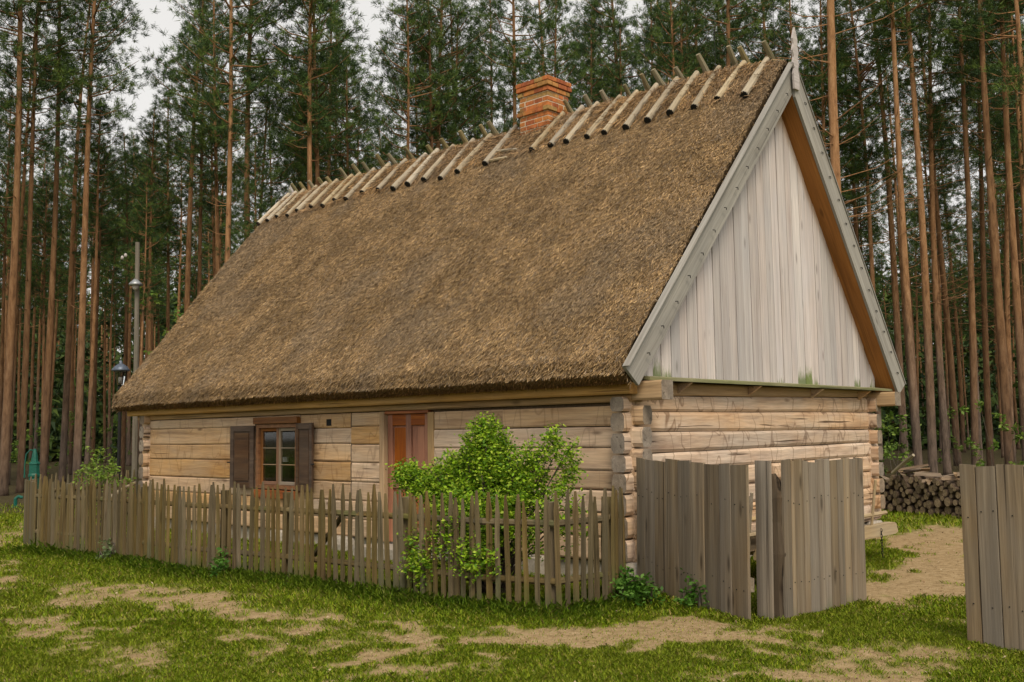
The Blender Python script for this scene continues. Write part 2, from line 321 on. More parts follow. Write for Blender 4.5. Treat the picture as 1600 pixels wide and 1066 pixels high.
# ------------------------------------------------------------------ ground
BARE = [  # worn sandy places: outline and strength
 ([(-3.29,-.71),(-2.57,-.96),(-1.87,-1.13),(-1.3,-1.43),(-1.33,-2.18),(-1.87,-2.46),(-2.27,-1.96),(-2.84,-1.8),(-3.26,-1.29)], 1.),
 ([(.55,-2.4),(1.24,-3.1),(3.2,-3.2),(6.23,-1.6),(8.5,-1.0),(8.2,-.2),(6.77,-.3),(6.5,-.2),(5.7,-.37),(4.31,-1.39),(3.02,-1.78),(2.08,-1.79)], 1.),
 ([(-4.52,4.93),(-3.87,5.44),(-3.34,4.74),(-3.29,3.36),(-3.37,2.12),(-3.95,1.99),(-4.07,3.02),(-4.5,3.55)], .62),
 ([(-4.45,1.37),(-3.44,1.35),(-3.34,-.01),(-3.58,-.75),(-4.04,-.19),(-4.43,.69)], .42),
 ([(-5.56,3.21),(-5.11,3.45),(-5.12,2.19),(-5.62,1.55),(-5.94,2.14)], .42),
 ([(-2.4,-2.9),(-1.67,-2.89),(-1.92,-3.48),(-2.28,-3.95),(-2.71,-3.6),(-2.92,-3.24)], .5),
 ([(-1.92,13.27),(-.9,15.2),(.4,15.6),(.2,14.2),(-1.5,12.6),(-2.5,11.22),(-3.9,7.3),(-4.71,5.55),(-5.3,5.6),(-4.4,8.6)], 1.),
 ([(-4.33,-.56),(-3.47,-.49),(-3.71,-1.31),(-4.43,-1.53),(-4.71,-1.04)], .38),
 ([(.3,.2),(.3,11.4),(6.3,11.4),(6.3,.2)], 1.)]
def poly_sd(x, y, pl):
    d = np.full(x.shape, 1e9); ins = np.zeros(x.shape, bool); n = len(pl)
    for i in range(n):
        ax, ay = pl[i]; bx, by = pl[(i+1) % n]; ex, ey = bx-ax, by-ay
        t = np.clip(((x-ax)*ex+(y-ay)*ey)/(ex*ex+ey*ey), 0, 1)
        d = np.minimum(d, np.hypot(x-ax-t*ex, y-ay-t*ey))
        cond = ((ay > y) != (by > y)) & (x < ex*(y-ay)/((ey if abs(ey) > 1e-9 else 1e-9))+ax); ins ^= cond
    return np.where(ins, -d, d)
FENCE = [(-.72,-.36), (-1.30,-.58), (-1.96,-.52), (-2.17,.2), (-2.22,1.17), (-2.28,2.05), (-2.42,3.56), (-2.60,4.98), (-2.63,6.2), (-2.66,7.36), (-2.76,8.42), (-2.88,9.14)]
def seg_dist(x, y, pl):
    d = np.full(x.shape, 1e9)
    for (ax, ay), (bx, by) in zip(pl[:-1], pl[1:]):
        ex, ey = bx-ax, by-ay; t = np.clip(((x-ax)*ex+(y-ay)*ey)/(ex*ex+ey*ey), 0, 1)
        d = np.minimum(d, np.hypot(x-ax-t*ex, y-ay-t*ey))
    return d
def depth_of(x, y): return (x-CP[0])*.731+(y-CP[1])*.682
def grassiness(x, y):
    n = fbm(x*1.3+40, y*1.3+11, 4); n2 = fbm(x*5+3, y*5+8, 3)
    g = .88+(n-.5)*1.6+(n2-.5)*1.5+(fbm(x*16+1, y*16+4, 2)-.5)*.9
    for pl, s in BARE:
        sd = poly_sd(x, y, pl)+(n2-.5)*.8
        g = g-s*1.25*(1-sstep(-.3, .4, sd))
    fd = seg_dist(x, y, FENCE); g = g+1.1*(1-sstep(.15, .9, fd))
    for gp in ([(-.17,-.14),(-1.25,-2.13)], [(-.97,-2.34),(.6,-2.4)], [(-.85,-3.83),(-1.2,-5.5)]):
        g = g+.5*(1-sstep(.05, .45, seg_dist(x, y, gp)))
    g = g+.5*sstep(9.5, 13, depth_of(x, y))*np.where(poly_sd(x, y, BARE[1][0]) > .15, 1, 0)
    return np.clip(g, 0, 1)
def forest(x, y): return sstep(21.5, 25, depth_of(x, y)+2.5*(fbm(x*.4, y*.4, 2)-.5))
def gz(x, y):
    x = np.asarray(x, float); y = np.asarray(y, float)
    return (fbm(x*.8+5, y*.8, 3)-.5)*.07+(fbm(x*3, y*3+9, 2)-.5)*.025
xs = np.concatenate([np.linspace(-420, -40, 14), np.linspace(-34, -9, 22), np.arange(-8.6, 9, .085), np.linspace(9.2, 45, 130), np.linspace(50, 520, 16)])
ys = np.concatenate([np.linspace(-420, -30, 14), np.linspace(-26, -7.4, 20), np.arange(-7, 14, .085), np.linspace(14.2, 45, 120), np.linspace(50, 520, 16)])
GX, GY = np.meshgrid(xs, ys, indexing='ij'); V = np.stack([GX.ravel(), GY.ravel(), gz(GX.ravel(), GY.ravel())], 1)
nx, ny = len(xs), len(ys); ii, jj = np.meshgrid(np.arange(nx-1), np.arange(ny-1), indexing='ij'); a = (ii*ny+jj).ravel()
gm = sstep(.0, .85, grassiness(V[:, 0], V[:, 1])); fm = forest(V[:, 0], V[:, 1])
go = link('ground', np_mesh('ground', V, np.stack([a, a+ny, a+ny+1, a+1], 1), M_GROUND, np.stack([gm, fm, gm*0], 1), True)); go['kind'] = 'structure'
def ground_z(x, y): return float(gz(np.array([x]), np.array([y]))[0])

# ------------------------------------------------------------------ cottage
W, LEN = 6.53, 11.45                       # wall faces: X = 0 and W, Y = 0 and LEN
XE, ZE, XA, ZR, XB = -.448, 2.40, 3.69, 6.93, 7.113     # front eave, ridge, rear eave
house = thing('log_cottage', 'old log cottage with steep thatched roof and brick chimney', 'cottage', (3.2, 5.7, 0))
def prism_log(L, h0, h1, th, bulge, segs=10, endl=0., endr=0., seed=0, hs=.9):
    """squared log: local x along the log, z up (0 = bottom), y = depth, outer face at y=0, body to y=th. endl/endr: lengths of the notched heads."""
    rr = random.Random(seed); mb = MB(); prof = []
    xs_ = sorted(set([0, endl*.98, endl, L-endr, L-endr*.98, L] + [endl+(L-endl-endr)*i/segs for i in range(1, segs)]))
    ph = rr.random()*9; vs = []
    for x in xs_:
        h = h0+(h1-h0)*x/L; head = (x < endl*.99) or (x > L-endr*.99)
        e = .004+.004*rr.random(); top = h-.002-.004*rr.random()+.002*math.sin(x*1.7+ph); bot = .002+.004*rr.random()+.002*math.sin(x*1.3+ph*2)
        off = .008*math.sin(x*2.1+ph)+.006*(rr.random()-.5)
        if head:
            m_ = h/2; hh = h*hs/2
            ring = [(off+.030, m_-hh), (off+.004, m_-hh*.62), (off+.004, m_+hh*.62), (off+.030, m_+hh), (th-.03, m_+hh), (th+.0, m_+hh*.5), (th+.0, m_-hh*.5), (th-.03, m_-hh)]
        else:
            b = bulge
            ring = [(off+.007+b*.55, bot), (off-b*.1, bot+.012+h*b*4), (off-b*.1, top-.012-h*b*4), (off+.007+b*.55, top), (th, top), (th, top-h*.3), (th, bot+h*.3), (th, bot)]
        vs += [(x, y, z) for y, z in ring]
    n = len(xs_); fs = []
    for i in range(n-1):
        for k in range(8): fs.append((i*8+k, (i+1)*8+k, (i+1)*8+(k+1) % 8, i*8+(k+1) % 8))
    fs.append(tuple(range(8))); fs.append(tuple(range(n*8-1, n*8-9, -1)))
    mb.add(vs, fs); mb.ends = (len(mb.f)-2, len(mb.f)-1); return mb
def log_mesh(mb, name, mat):
    me = mb.mesh(name, mat); me.materials.append(M_END)
    for i in mb.ends: me.polygons[i].material_index = 1
    return me
# front wall (faces -X): backing of chinking, then every log
fw = MB()
for y0, y1, z0, z1 in ((.1, 3.38, .2, 2.2), (4.38, 6.38, .2, 2.2), (7.70, LEN-.1, .2, 2.2), (6.38, 7.70, .2, .82), (6.38, 7.70, 1.97, 2.2), (3.38, 4.38, 2.02, 2.2)):
    fw.box(.06, .2, y0, y1, z0, z1)
fwall = link('front_wall', fw.mesh('front_wall', M_CLAY), house)
def front_logs(y0, y1, zb, el, er, mat=M_LOG, sd=0):
    # the log runs from y1 (left end of the picture) to y0; local x = -Y, local y = +X
    for i in range(len(zb)-1):
        zt, z = zb[i], zb[i+1]; L = (y1+el)-(y0-er)
        lb = prism_log(L, zt-z, zt-z, .19, .008, max(4, int(L*2)), el, er, sd*50+i)
        # local axes: x -> -Y, y -> +X, z -> Z   (right handed)
        link('log', log_mesh(lb, 'log', mat), fwall, (0, y1+el, z), (0, -1, 0), (1, 0, 0))
front_logs(7.68, LEN, [2.03, 1.865, 1.576, 1.312, .994, .727, .47, .22], .13, 0, sd=1)
front_logs(5.12, 6.40, [2.03, 1.81, 1.58, 1.31, 1.02, .74, .48, .22], 0, 0, sd=2)
front_logs(4.46, 5.113, [2.03, 1.83, 1.565, 1.30, 1.02, .75, .48, .22], 0, 0, sd=3)
front_logs(2.02, 3.30, [2.003, 1.76], 0, 0, sd=4); front_logs(0, 2.013, [2.003, 1.765], 0, .15, sd=5)
front_logs(0, 3.30, [1.76, 1.515, 1.254, 1.03, .77, .49, .22], 0, .14, sd=6)
for y0, y1, z0, z1 in ((6.407, 7.673, .47, .83), (6.407, 7.673, .22, .465), (6.407, 7.673, 1.975, 2.03)):
    lb = prism_log(y1-y0, z1-z0, z1-z0, .19, .006, 4, 0, 0, 91); link('log', log_mesh(lb, 'log', M_LOG), fwall, (0, y1, z0), (0, -1, 0), (1, 0, 0))
# long beams under the eave
def beam(name, x0, x1, y0, y1, z0, z1, mat, parent, seed=0):
    """bevelled, slightly uneven beam along Y"""
    b = prism_log(y1-y0, z1-z0, z1-z0, x1-x0, .01, 14, 0, 0, seed); return link(name, b.mesh(name, mat), parent, (x0, y1, z0), (0, -1, 0), (1, 0, 0))
beam('wall_plate', -.03, .19, -.02, LEN+.25, 2.036, 2.13, M_BEAM, house, 5)
beam('eave_purlin', -.17, .05, -.10, LEN+.42, 2.12, 2.27, M_BEAM, house, 6)
for x0, nm in ((-.03, 1), (6.36, 2)):               # beam heads standing out past the gable corners
    b = prism_log(.55, .225, .225, .23, .012, 3, 0, 0, nm); link('beam_head', log_mesh(b, 'beam_head', M_BEAM), house, (x0+.01, .12, 2.045), (0, -1, 0), (1, 0, 0))
# gable wall (faces -Y): local x = +X, local y = +Y
gw = MB(); gw.box(.1, W-.1, .07, .2, .2, 2.3); gwall = link('gable_wall', gw.mesh('gable_wall', M_CLAY), house)
gz0 = [2.27, 2.10, 1.921, 1.692, 1.442, 1.235, 1.0, .75, .5, .24]; gz1 = [2.31, 2.19, 1.957, 1.68, 1.476, 1.26, 1.02, .76, .5, .24]
for i in range(len(gz0)-1):
    el = .13 if i > 0 else 0; L = W+el*2
    h0, h1 = gz0[i]-gz0[i+1], gz1[i]-gz1[i+1]
    b = prism_log(L, h0, h1,   .2, .026 if i else .01, 14, el, el, 200+i)
    dz = (gz1[i+1]-gz0[i+1])/L; link('log', log_mesh(b, 'log', M_GLOG if i else M_BEAM), gwall, (-el, 0, gz0[i+1]), (1, 0, dz), (0, 1, 0))
# far walls, never seen closely
bw = MB(); bw.box(W-.2, W-.01, .05, LEN, .2, 2.4); bw.box(.1, W-.2, LEN-.2, LEN-.01, .2, 2.4); link('rear_wall', bw.mesh('rear_wall', M_LOG), house)
for i in range(7):                                  # heads of the far gable's logs at the left corner and at the rear right corner
    z = .3+i*.255
    for (x, y, ex, ey) in ((-.13, LEN-.2, (1, 0, 0), (0, 1, 0)), (6.34, .37, (0, -1, 0), (1, 0, 0))):
        L = .45 if y > 1 else .5
        b = prism_log(L, .24, .24, .19, .01, 2, .13 if y > 1 else 0, 0 if y > 1 else .13, 300+i, .88); link('log_head', log_mesh(b, 'log_head', M_GLOG), house, (x, y, z+.12), ex, ey)
# foundation
mb = MB(); mb.box(.07, W-.07, .07, LEN-.07, -.05, .225); link('foundation', mb.mesh('foundation', M_STONE), house)
for i, (x, y, sx, sy, sz) in enumerate([(-.08,-.1,.30,.30,.24),(-.02,1.4,.35,.4,.22),(-.02,2.6,.35,.5,.2),(-.05,5.2,.4,.45,.22),(-.02,6.9,.35,.4,.22),(-.02,8.6,.35,.5,.22),(-.05,10.9,.4,.5,.24),(1.5,-.02,.5,.3,.24),(3.2,-.02,.5,.3,.24),(5.0,-.02,.5,.3,.24),(6.3,-.05,.35,.35,.24)]):
    mb = MB(); rr = random.Random(i)
    pr = []
    for k in range(9):
        an = 2*math.pi*k/9; pr.append((abs(math.cos(an))**.6*math.copysign(1, math.cos(an)), abs(math.sin(an))**.6*math.copysign(1, math.sin(an))))
    vs = []; 
    for z, s in ((-.1, 1.), (sz*.5, 1.03), (sz*.85, .96), (sz, .78)): vs += [(p*sx*.5*s*(.93+.14*rr.random()), q*sy*.5*s*(.93+.14*rr.random()), z) for p, q in pr]
    fs = [(r*9+k, r*9+(k+1) % 9, (r+1)*9+(k+1) % 9, (r+1)*9+k) for r in range(3) for k in range(9)]+[tuple(range(27, 36))]
    mb.add(vs, fs); link('foundation_stone', mb.mesh('foundation_stone', M_STONE), house, (x+.1, y+.1, 0))
# ---- door
def bar(name, p0, ex, ey, L, w_, t, mat, parent, bev=.006):
    """rectangular bar with softened long edges: x along ex (length L), y along ey (width w_), thickness t along ex x ey"""
    mb = MB(); b = bev; prof = [(b, 0), (w_-b, 0), (w_, b), (w_, t-b), (w_-b, t), (b, t), (0, t-b), (0, b)]
    mb.add([(0, y, z) for y, z in prof]+[(L, y, z) for y, z in prof], [(k, (k+1) % 8, 8+(k+1) % 8, 8+k) for k in range(8)]+[tuple(range(7, -1, -1)), tuple(range(8, 16))])
    return link(name, mb.mesh(name, mat), parent, p0, ex, ey)
mb = MB(); mb.box(.08, .12, 3.44, 4.34, .2, 1.99); door = link('door', mb.mesh('door', M_DOOR), house)
U, XN = (0, 0, 1), (0, -1, 0)     # bars standing up with width towards -Y have their thickness towards -X?  up x (-Y) = +X
def vbar(nm, y, z0, z1, wd, x0, t, mat, par):  return bar(nm, (x0, y, z0), (0, 0, 1), (0, -1, 0), z1-z0, wd, t, mat, par)   # from y down to y-wd, x0..x0+t
def hbar(nm, y, z, L, ht, x0, t, mat, par): return bar(nm, (x0+t, y, z), (0, -1, 0), (0, 0, 1), L, ht, t, mat, par)          # from y down to y-L
for y in (4.335, 3.545, 3.945): vbar('stile', y, .2, 1.985, .10 if y != 3.945 else .11, .045, .04, M_DOOR, door)
for z, h in ((1.83, .155), (.95, .14), (.21, .2)): hbar('rail', 4.233, z, .685, h, .05, .034, M_DOOR, door)
for y in (4.21, 3.82):
    for z0, z1 in ((1.12, 1.80), (.44, .92)): vbar('panel', y, z0, z1, .25, .068, .02, M_DOOR, door)
hb = MB(); hb.tube([(0, 0, 0), (-.05, 0, 0), (-.055, -.1, 0)], .01, 6); link('door_handle', hb.mesh('door_handle', M_IRON), door, (.045, 3.5, 1.05))
vbar('door_post', 4.452, .2, 2.03, .105, -.015, .2, M_BEAM, house); vbar('door_post', 3.425, .2, 2.0, .12, -.015, .2, M_BEAM, house)
hbar('door_lintel', 4.345, 1.992, .918, .042, .0, .18, M_DOOR, house)
mb = MB(); mb.box(-.45, .03, 3.3, 4.5, -.05, .17); link('door_step', mb.mesh('door_step', M_STONE), house)
# ---- window with shutters
mb = MB()
WY0, WY1, WZ0, WZ1 = 6.44, 7.62, .86, 1.90
win = link('window', None, house, (0, (WY0+WY1)/2, WZ0))
mb.box(.16, .19, WY0-.02, WY1+.02, WZ0-.03, WZ0-.004); win.data = None
bpy.data.objects.remove(win)
wf = MB()
for y0, y1, z0, z1 in ((WY0, WY0+.075, WZ0, WZ1), (WY1-.075, WY1, WZ0, WZ1), (WY0+.076, WY1-.076, WZ0, WZ0+.06), (WY0+.076, WY1-.076, WZ1-.06, WZ1)): wf.box(-.02, .12, y0, y1, z0, z1)
win = link('window', wf.mesh('window', M_WFRAME), house)
yc = (WY0+WY1)/2
for ya, yb, mt in ((WY1-.078, yc+.004, M_WFRAME), (yc-.004, WY0+.078, M_MUNT)):
    for y in (ya, yb+.06): vbar('sash_stile', y, WZ0+.062, WZ1-.062, .06, .02, .045, mt, win)
    for z in (WZ0+.063, WZ1-.118): hbar('sash_rail', ya-.061, z, ya-yb-.122, .055, .022, .04, mt, win)
    hgt = (WZ1-WZ0-.24)
    for k in (1, 2): hbar('muntin', ya-.061, WZ0+.118+hgt*k/3-.009, ya-yb-.122, .018, .026, .026, M_MUNT, win)
    for k in range(3):
        mb = MB(); mb.box(.038, .042, yb+.062, ya-.062, WZ0+.121+hgt*k/3+.008, WZ0+.115+hgt*(k+1)/3-.008); link('pane', mb.mesh('pane', M_GLASS), win)
hbar('window_head', WY1+.03, 1.905, WY1-WY0+.06, .105, -.06, .1, M_WFRAME, win)
hbar('window_sill', WY1+.0, .71, WY1-WY0-.0, .13, -.05, .09, M_DOOR, win)
mb = MB(); mb.box(.3, .33, WY1-.42, WY1-.16, WZ0+.42, WZ0+.50); link('curtain', mb.mesh('curtain', M_CLOTH), win)
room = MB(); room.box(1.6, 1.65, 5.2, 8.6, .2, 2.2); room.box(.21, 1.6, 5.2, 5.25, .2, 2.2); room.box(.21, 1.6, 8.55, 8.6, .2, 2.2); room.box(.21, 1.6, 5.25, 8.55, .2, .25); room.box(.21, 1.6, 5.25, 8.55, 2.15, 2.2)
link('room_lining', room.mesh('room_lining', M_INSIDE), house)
def shutter(hinge_y, sgn, ang, wd, z0, z1):
    a = math.radians(ang); ex = Vector((-math.sin(a), sgn*math.cos(a), 0)); nrm = Vector((-math.cos(a), -sgn*math.sin(a), 0))
    mb = MB(); mb.box(0, wd, 0, z1-z0, 0, .022)
    o = Vector((-.035, hinge_y, z0))
    # local x = ex, local y = up, thickness = ex x up
    s = link('shutter', mb.mesh('shutter', M_SHUT), house, o, ex, (0, 0, 1))
    tdir = ex.cross(Vector((0, 0, 1))); out = 1 if tdir.dot(nrm) > 0 else -1
    f = (lambda d: o+tdir*(.022 if out > 0 else -.016)+ex*d[0]+Vector((0, 0, d[1])))
    for d, L, w_, exx, eyy in (((0, 0), z1-z0, .075, (0, 0, 1), None), ((wd-.075, 0), z1-z0, .075, (0, 0, 1), None)):
        b = MB(); b.box(0, w_, 0, L, 0, .016); link('stile', b.mesh('stile', M_SHUT), s, f(d), ex, (0, 0, 1))
    for zz, hh in ((0, .09), (z1-z0-.09, .09)):
        b = MB(); b.box(.0755, wd-.0755, 0, hh, 0, .0155); link('rail', b.mesh('rail', M_SHUT), s, f((0, zz)), ex, (0, 0, 1))
    b = MB(); b.box(.11, wd-.11, .12, z1-z0-.12, 0, .009); link('panel', b.mesh('panel', M_SHUT), s, f((0, 0)), ex, (0, 0, 1))
    b = MB(); b.tube([(wd-.02, .42, .01), (wd+.07, .42, .012)], .012, 6); link('shutter_latch', b.mesh('shutter_latch', M_IRON), s, f((0, 0)), ex, (0, 0, 1))
shutter(WY1+.03, 1, 14, .52, .86, 1.88); shutter(WY0-.02, -1, 5, .48, .85, 1.90)
mb = MB(); mb.box(-.004, .05, 5.60, 5.72, 1.85, 1.95); link('vent_hole', mb.mesh('vent_hole', M_CHAR), house)

# ---- roof: thatch bed
SL = Vector((XA-XE, 0, ZR-ZE)); SLEN = SL.length; SL.normalize(); NF = Vector((-SL.z, 0, SL.x))
SB = Vector((XA-XB, 0, ZR-ZE)); SBL = SB.length; SB.normalize(); NB = Vector((SB.z, 0, -SB.x))
YR0, YR1 = -.20, 12.03
def top_off(t, y):
    t = np.asarray(t, float); y = np.asarray(y, float)
    o = .20*sstep(0, .8, t)*(.25+.75*sstep(YR0, .7, y))
    o = o-.10*(1-sstep(0, .035, t))*1.
    return o+(fbm(y*1.4+3, t*8+2, 3)-.5)*.05
nt_, ny_ = 44, 120
tt = np.linspace(0, 1, nt_); yy = np.linspace(YR0, YR1, ny_); TT, YY = np.meshgrid(tt, yy, indexing='ij'); OF = top_off(TT, YY)
def surf(t, y, o, base=(XE, ZE), s=SL, L=SLEN, n=NF):
    return np.stack([base[0]+s.x*L*t+n.x*o, y, base[1]+s.z*L*t+n.z*o], -1)
F1 = surf(TT, YY, OF).reshape(-1, 3); F1b = surf(TT, YY, OF*0-.26*(1-.0*TT)).reshape(-1, 3)
B1 = surf(TT, YY, OF, (XB, ZE), SB, SBL, NB).reshape(-1, 3); B1b = surf(TT, YY, OF*0-.26, (XB, ZE), SB, SBL, NB).reshape(-1, 3)
def gridf(n, m, off, flip=False):
    i, j = np.meshgrid(np.arange(n-1), np.arange(m-1), indexing='ij'); a = (i*m+j).ravel()+off
    f = np.stack([a, a+1, a+m+1, a+m], 1); return f[:, ::-1] if flip else f
nn = nt_*ny_; Vr = np.concatenate([F1, F1b, B1, B1b]); Fr = [gridf(nt_, ny_, 0, True), gridf(nt_, ny_, nn), gridf(nt_, ny_, 2*nn), gridf(nt_, ny_, 3*nn, True)]
def strip(a, b, flip=False):
    a, b = np.array(a), np.array(b); f = np.stack([a[:-1], a[1:], b[1:], b[:-1]], 1); return f[:, ::-1] if flip else f
for k in (0, 2):
    top, bot = k*nn, (k+1)*nn
    Fr += [strip(top+np.arange(ny_), bot+np.arange(ny_)), strip(top+np.arange(nt_)*ny_, bot+np.arange(nt_)*ny_), strip(top+np.arange(nt_)*ny_+ny_-1, bot+np.arange(nt_)*ny_+ny_-1)]
Fr += [strip(0*nn+(nt_-1)*ny_+np.arange(ny_), 2*nn+(nt_-1)*ny_+np.arange(ny_))]
roof = link('thatched_roof', np_mesh('thatched_roof', Vr, np.concatenate(Fr), M_THATCH, None, True), house)
# straw stalks
def stalks(P, D, Nn, length, width, tint):
    """P base points, D direction (unit), Nn surface normal; each stalk a thin tapered two-triangle blade"""
    S = np.cross(D, Nn); S /= np.linalg.norm(S, axis=1, keepdims=True)
    hw = (width/2)[:, None]*S; E = P+D*length[:, None]
    Vv = np.stack([P-hw, P+hw, E+hw*.7, E-hw*.7], 1).reshape(-1, 3); F = np.arange(len(Vv)).reshape(-1, 4)
    return Vv, F, np.repeat(tint, 4, 0)
STRAW = np.array([(.345,.235,.125), (.275,.185,.10), (.43,.305,.17), (.20,.13,.07), (.26,.19,.13), (.215,.175,.14), (.115,.072,.04)])
def straw_tint(n, y, t):
    base = STRAW[RNG.choice(len(STRAW), n, p=[.22,.22,.14,.16,.11,.09,.06])]
    g = fbm(y*.9+7, t*5+1, 4)[:, None]; g2 = fbm(y*2.7+31, t*14+3, 3)[:, None]
    base = base*(.84+.32*sstep(.3, .7, g2)); k = .32*sstep(.5, .68, g); base = base*(1-k)+np.array((.21,.175,.145))*k
    base = base*(.42+1.0*RNG.random((n, 1)))*np.array((1.02,.97,.86))
    return base
def front_straw(n):
    t = RNG.random(n)*1.0; y = YR0+.0+(YR1-YR0+.02)*RNG.random(n)
    P = surf(t, y, top_off(t, y)+.012+.01*RNG.random(n))
    sa = RNG.normal(0, .42, n); lift = RNG.normal(.09, .12, n)
    d = -np.array(SL)[None]*np.cos(sa)[:, None]+np.array((0, 1, 0))[None]*np.sin(sa)[:, None]; d = d+np.array(NF)[None]*lift[:, None]; d /= np.linalg.norm(d, axis=1, keepdims=True)
    nrm = np.array(NF)[None]+RNG.normal(0, .35, (n, 3))
    return stalks(P, d, nrm, RNG.uniform(.03, .08, n), RNG.uniform(.0045, .009, n), straw_tint(n, y, t))
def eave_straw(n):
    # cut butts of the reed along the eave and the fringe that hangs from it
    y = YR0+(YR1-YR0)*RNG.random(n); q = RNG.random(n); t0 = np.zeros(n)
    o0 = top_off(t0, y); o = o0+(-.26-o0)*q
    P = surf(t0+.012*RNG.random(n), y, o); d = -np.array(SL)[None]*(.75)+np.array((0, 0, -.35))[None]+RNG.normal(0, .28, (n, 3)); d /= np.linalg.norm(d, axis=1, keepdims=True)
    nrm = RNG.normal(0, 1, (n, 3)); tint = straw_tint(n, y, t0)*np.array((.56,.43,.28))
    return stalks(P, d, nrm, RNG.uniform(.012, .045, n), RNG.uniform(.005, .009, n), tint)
def verge_straw(n, yv, s):
    t = RNG.random(n); q = RNG.random(n); o0 = top_off(t, np.full(n, yv)); o = o0+(-.26-o0)*q
    P = surf(t, np.full(n, yv), o); d = -np.array(SL)[None]*.8+np.array((0, s*.5, 0))[None]+RNG.normal(0, .25, (n, 3)); d /= np.linalg.norm(d, axis=1, keepdims=True)
    return stalks(P, d, RNG.normal(0, 1, (n, 3)), RNG.uniform(.03, .09, n), RNG.uniform(.006, .011, n), straw_tint(n, np.full(n, yv), t))
def ridge_straw(n):
    y = YR0+.05+(YR1-YR0-.05)*RNG.random(n); t = 1-.16*RNG.random(n)**1.5
    P = surf(t, y, top_off(t, y)+.02+.03*RNG.random(n)); d = -np.array(SL)[None]+RNG.normal(0, .35, (n, 3)); d /= np.linalg.norm(d, axis=1, keepdims=True)
    return stalks(P, d, np.array(NF)[None]+RNG.normal(0, .5, (n, 3)), RNG.uniform(.08, .22, n), RNG.uniform(.006, .01, n), straw_tint(n, y, t)*np.array((1.05,.98,.92)))
def straw_obj(name, parts):
    off = 0; Vs, Fs, Cs = [], [], []
    for v, f, c in parts: Vs.append(v); Fs.append(f+off); Cs.append(c); off += len(v)
    o = link(name, np_mesh(name, np.concatenate(Vs), np.concatenate(Fs), M_STRAW, np.concatenate(Cs)), roof); o['kind'] = 'stuff'; return o
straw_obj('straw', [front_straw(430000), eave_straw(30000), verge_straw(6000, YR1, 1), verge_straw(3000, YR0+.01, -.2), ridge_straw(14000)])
# ridge poles: pairs that ride the ridge
PX = [(12.03,1.02),(11.72,.98),(11.42,.92),(10.95,1.0),(10.66,.92),(10.22,.88),(9.70,1.0),(9.42,.88),(8.95,.98),(8.50,.9),(7.98,.95),(7.43,1.08),(7.03,1.06),(6.58,1.06),(6.05,1.18),(5.67,1.1),(5.0,1.08),(3.95,1.03),(3.52,1.06),(3.18,1.08),(2.75,1.1),(2.40,1.12),(1.98,1.14),(1.60,1.1),(1.22,1.06),(.82,1.05),(.50,.93),(.10,.92)]
for i, (y, dn) in enumerate(PX):
    rr = random.Random(i+11); edge = .13+.11*float(sstep(-.1, 1.2, y)); r0 = .047+.013*rr.random()
    apex = Vector((XA, y, ZR))
    p0 = apex-SL*dn+NF*(edge+.02); yaw = rr.uniform(-.05, .05); dirv = (SL+Vector((0, yaw, 0))-NF*.04).normalized(); L = dn+.06+.05*rr.random()
    mb = MB(); mb.tube([(0, 0, 0), (.3, .006*rr.random(), 0), (L*.6, 0, .008*rr.random()), (L, 0, 0)], [r0*1.04, r0, r0*.92, r0*.8], 9)
    pole = link('ridge_pole', mb.mesh('ridge_pole', M_POLE, False), roof, p0, dirv, (0, 1, 0))
    mb = MB(); mb.tube([p0-dirv*.008, p0+dirv*.012], r0*1.06, 9); link('tarred_pole_end', mb.mesh('tarred_pole_end', M_CHAR), roof)
    # the partner from the rear slope: only its head shows above the ridge
    q0 = apex-SB*.9+NB*(edge+.03)+Vector((0, -.115, 0)); L2 = .9+.20+rr.uniform(.14, .28); r1 = r0*.95
    d2 = (SB+Vector((-.10, rr.uniform(-.04, .14), 0))).normalized()
    mb = MB(); mb.tube([(0, 0, 0), (.5, 0, 0), (L2-.25, 0, 0), (L2, 0, 0)], [r1, r1, r1*.98, r1*.72], 8)
    link('ridge_pole', mb.mesh('ridge_pole', M_STUB), roof, q0, d2, (0, 1, 0))
# loose sticks below the chimney
for a, b in (((5.0, .70), (4.45, .80)), ((5.05, .98), (4.55, 1.0))):
    A = Vector((XA, a[0], ZR))-SL*a[1]+NF*.24; B = Vector((XA, b[0], ZR))-SL*b[1]+NF*.23
    mb = MB(); L = (B-A).length; mb.tube([(0, 0, 0), (L*.5, .01, .01), (L, 0, 0)], [.026, .028, .022], 7); link('stick', mb.mesh('stick', M_POLE), roof, A, B-A, NF)
# lightning rods behind the ridge
for y, h in ((.05, 1.0), (1.05, 1.15), (2.35, 1.0), (6.3, 1.0), (8.7, 1.0), (11.6, 1.0)):
    mb = MB(); mb.tube([(0, 0, 0), (0, 0, h+.1)], .004, 5); link('lightning_rod', mb.mesh('lightning_rod', M_IRON), roof, (XA+.12, y, ZR-.05))
# ---- gable boarding
gb = MB(); gy = .05
def rake_z(x):   # underside of the roof over the gable
    zf = ZE+(x-XE)*SL.z/SL.x-.36; zb = ZE+(XB-x)*SB.z/(-SB.x)-.36; return min(zf, zb)
gb.add([(.1, gy+.03, 2.3), (W-.05, gy+.03, 2.3), (W-.05, gy+.03, rake_z(W-.05)), (XA, gy+.03, rake_z(XA)), (.1, gy+.03, rake_z(.1)),
        (.1, gy+.06, 2.3), (W-.05, gy+.06, 2.3), (W-.05, gy+.06, rake_z(W-.05)), (XA, gy+.06, rake_z(XA)), (.1, gy+.06, rake_z(.1))],
       [(0, 1, 2, 3, 4), (9, 8, 7, 6, 5), (0, 5, 6, 1), (1, 6, 7, 2), (2, 7, 8, 3), (3, 8, 9, 4), (4, 9, 5, 0)])
gable = link('gable_boarding', gb.mesh('gable_boarding', M_INSIDE), house)
x = .06; rr = random.Random(4)
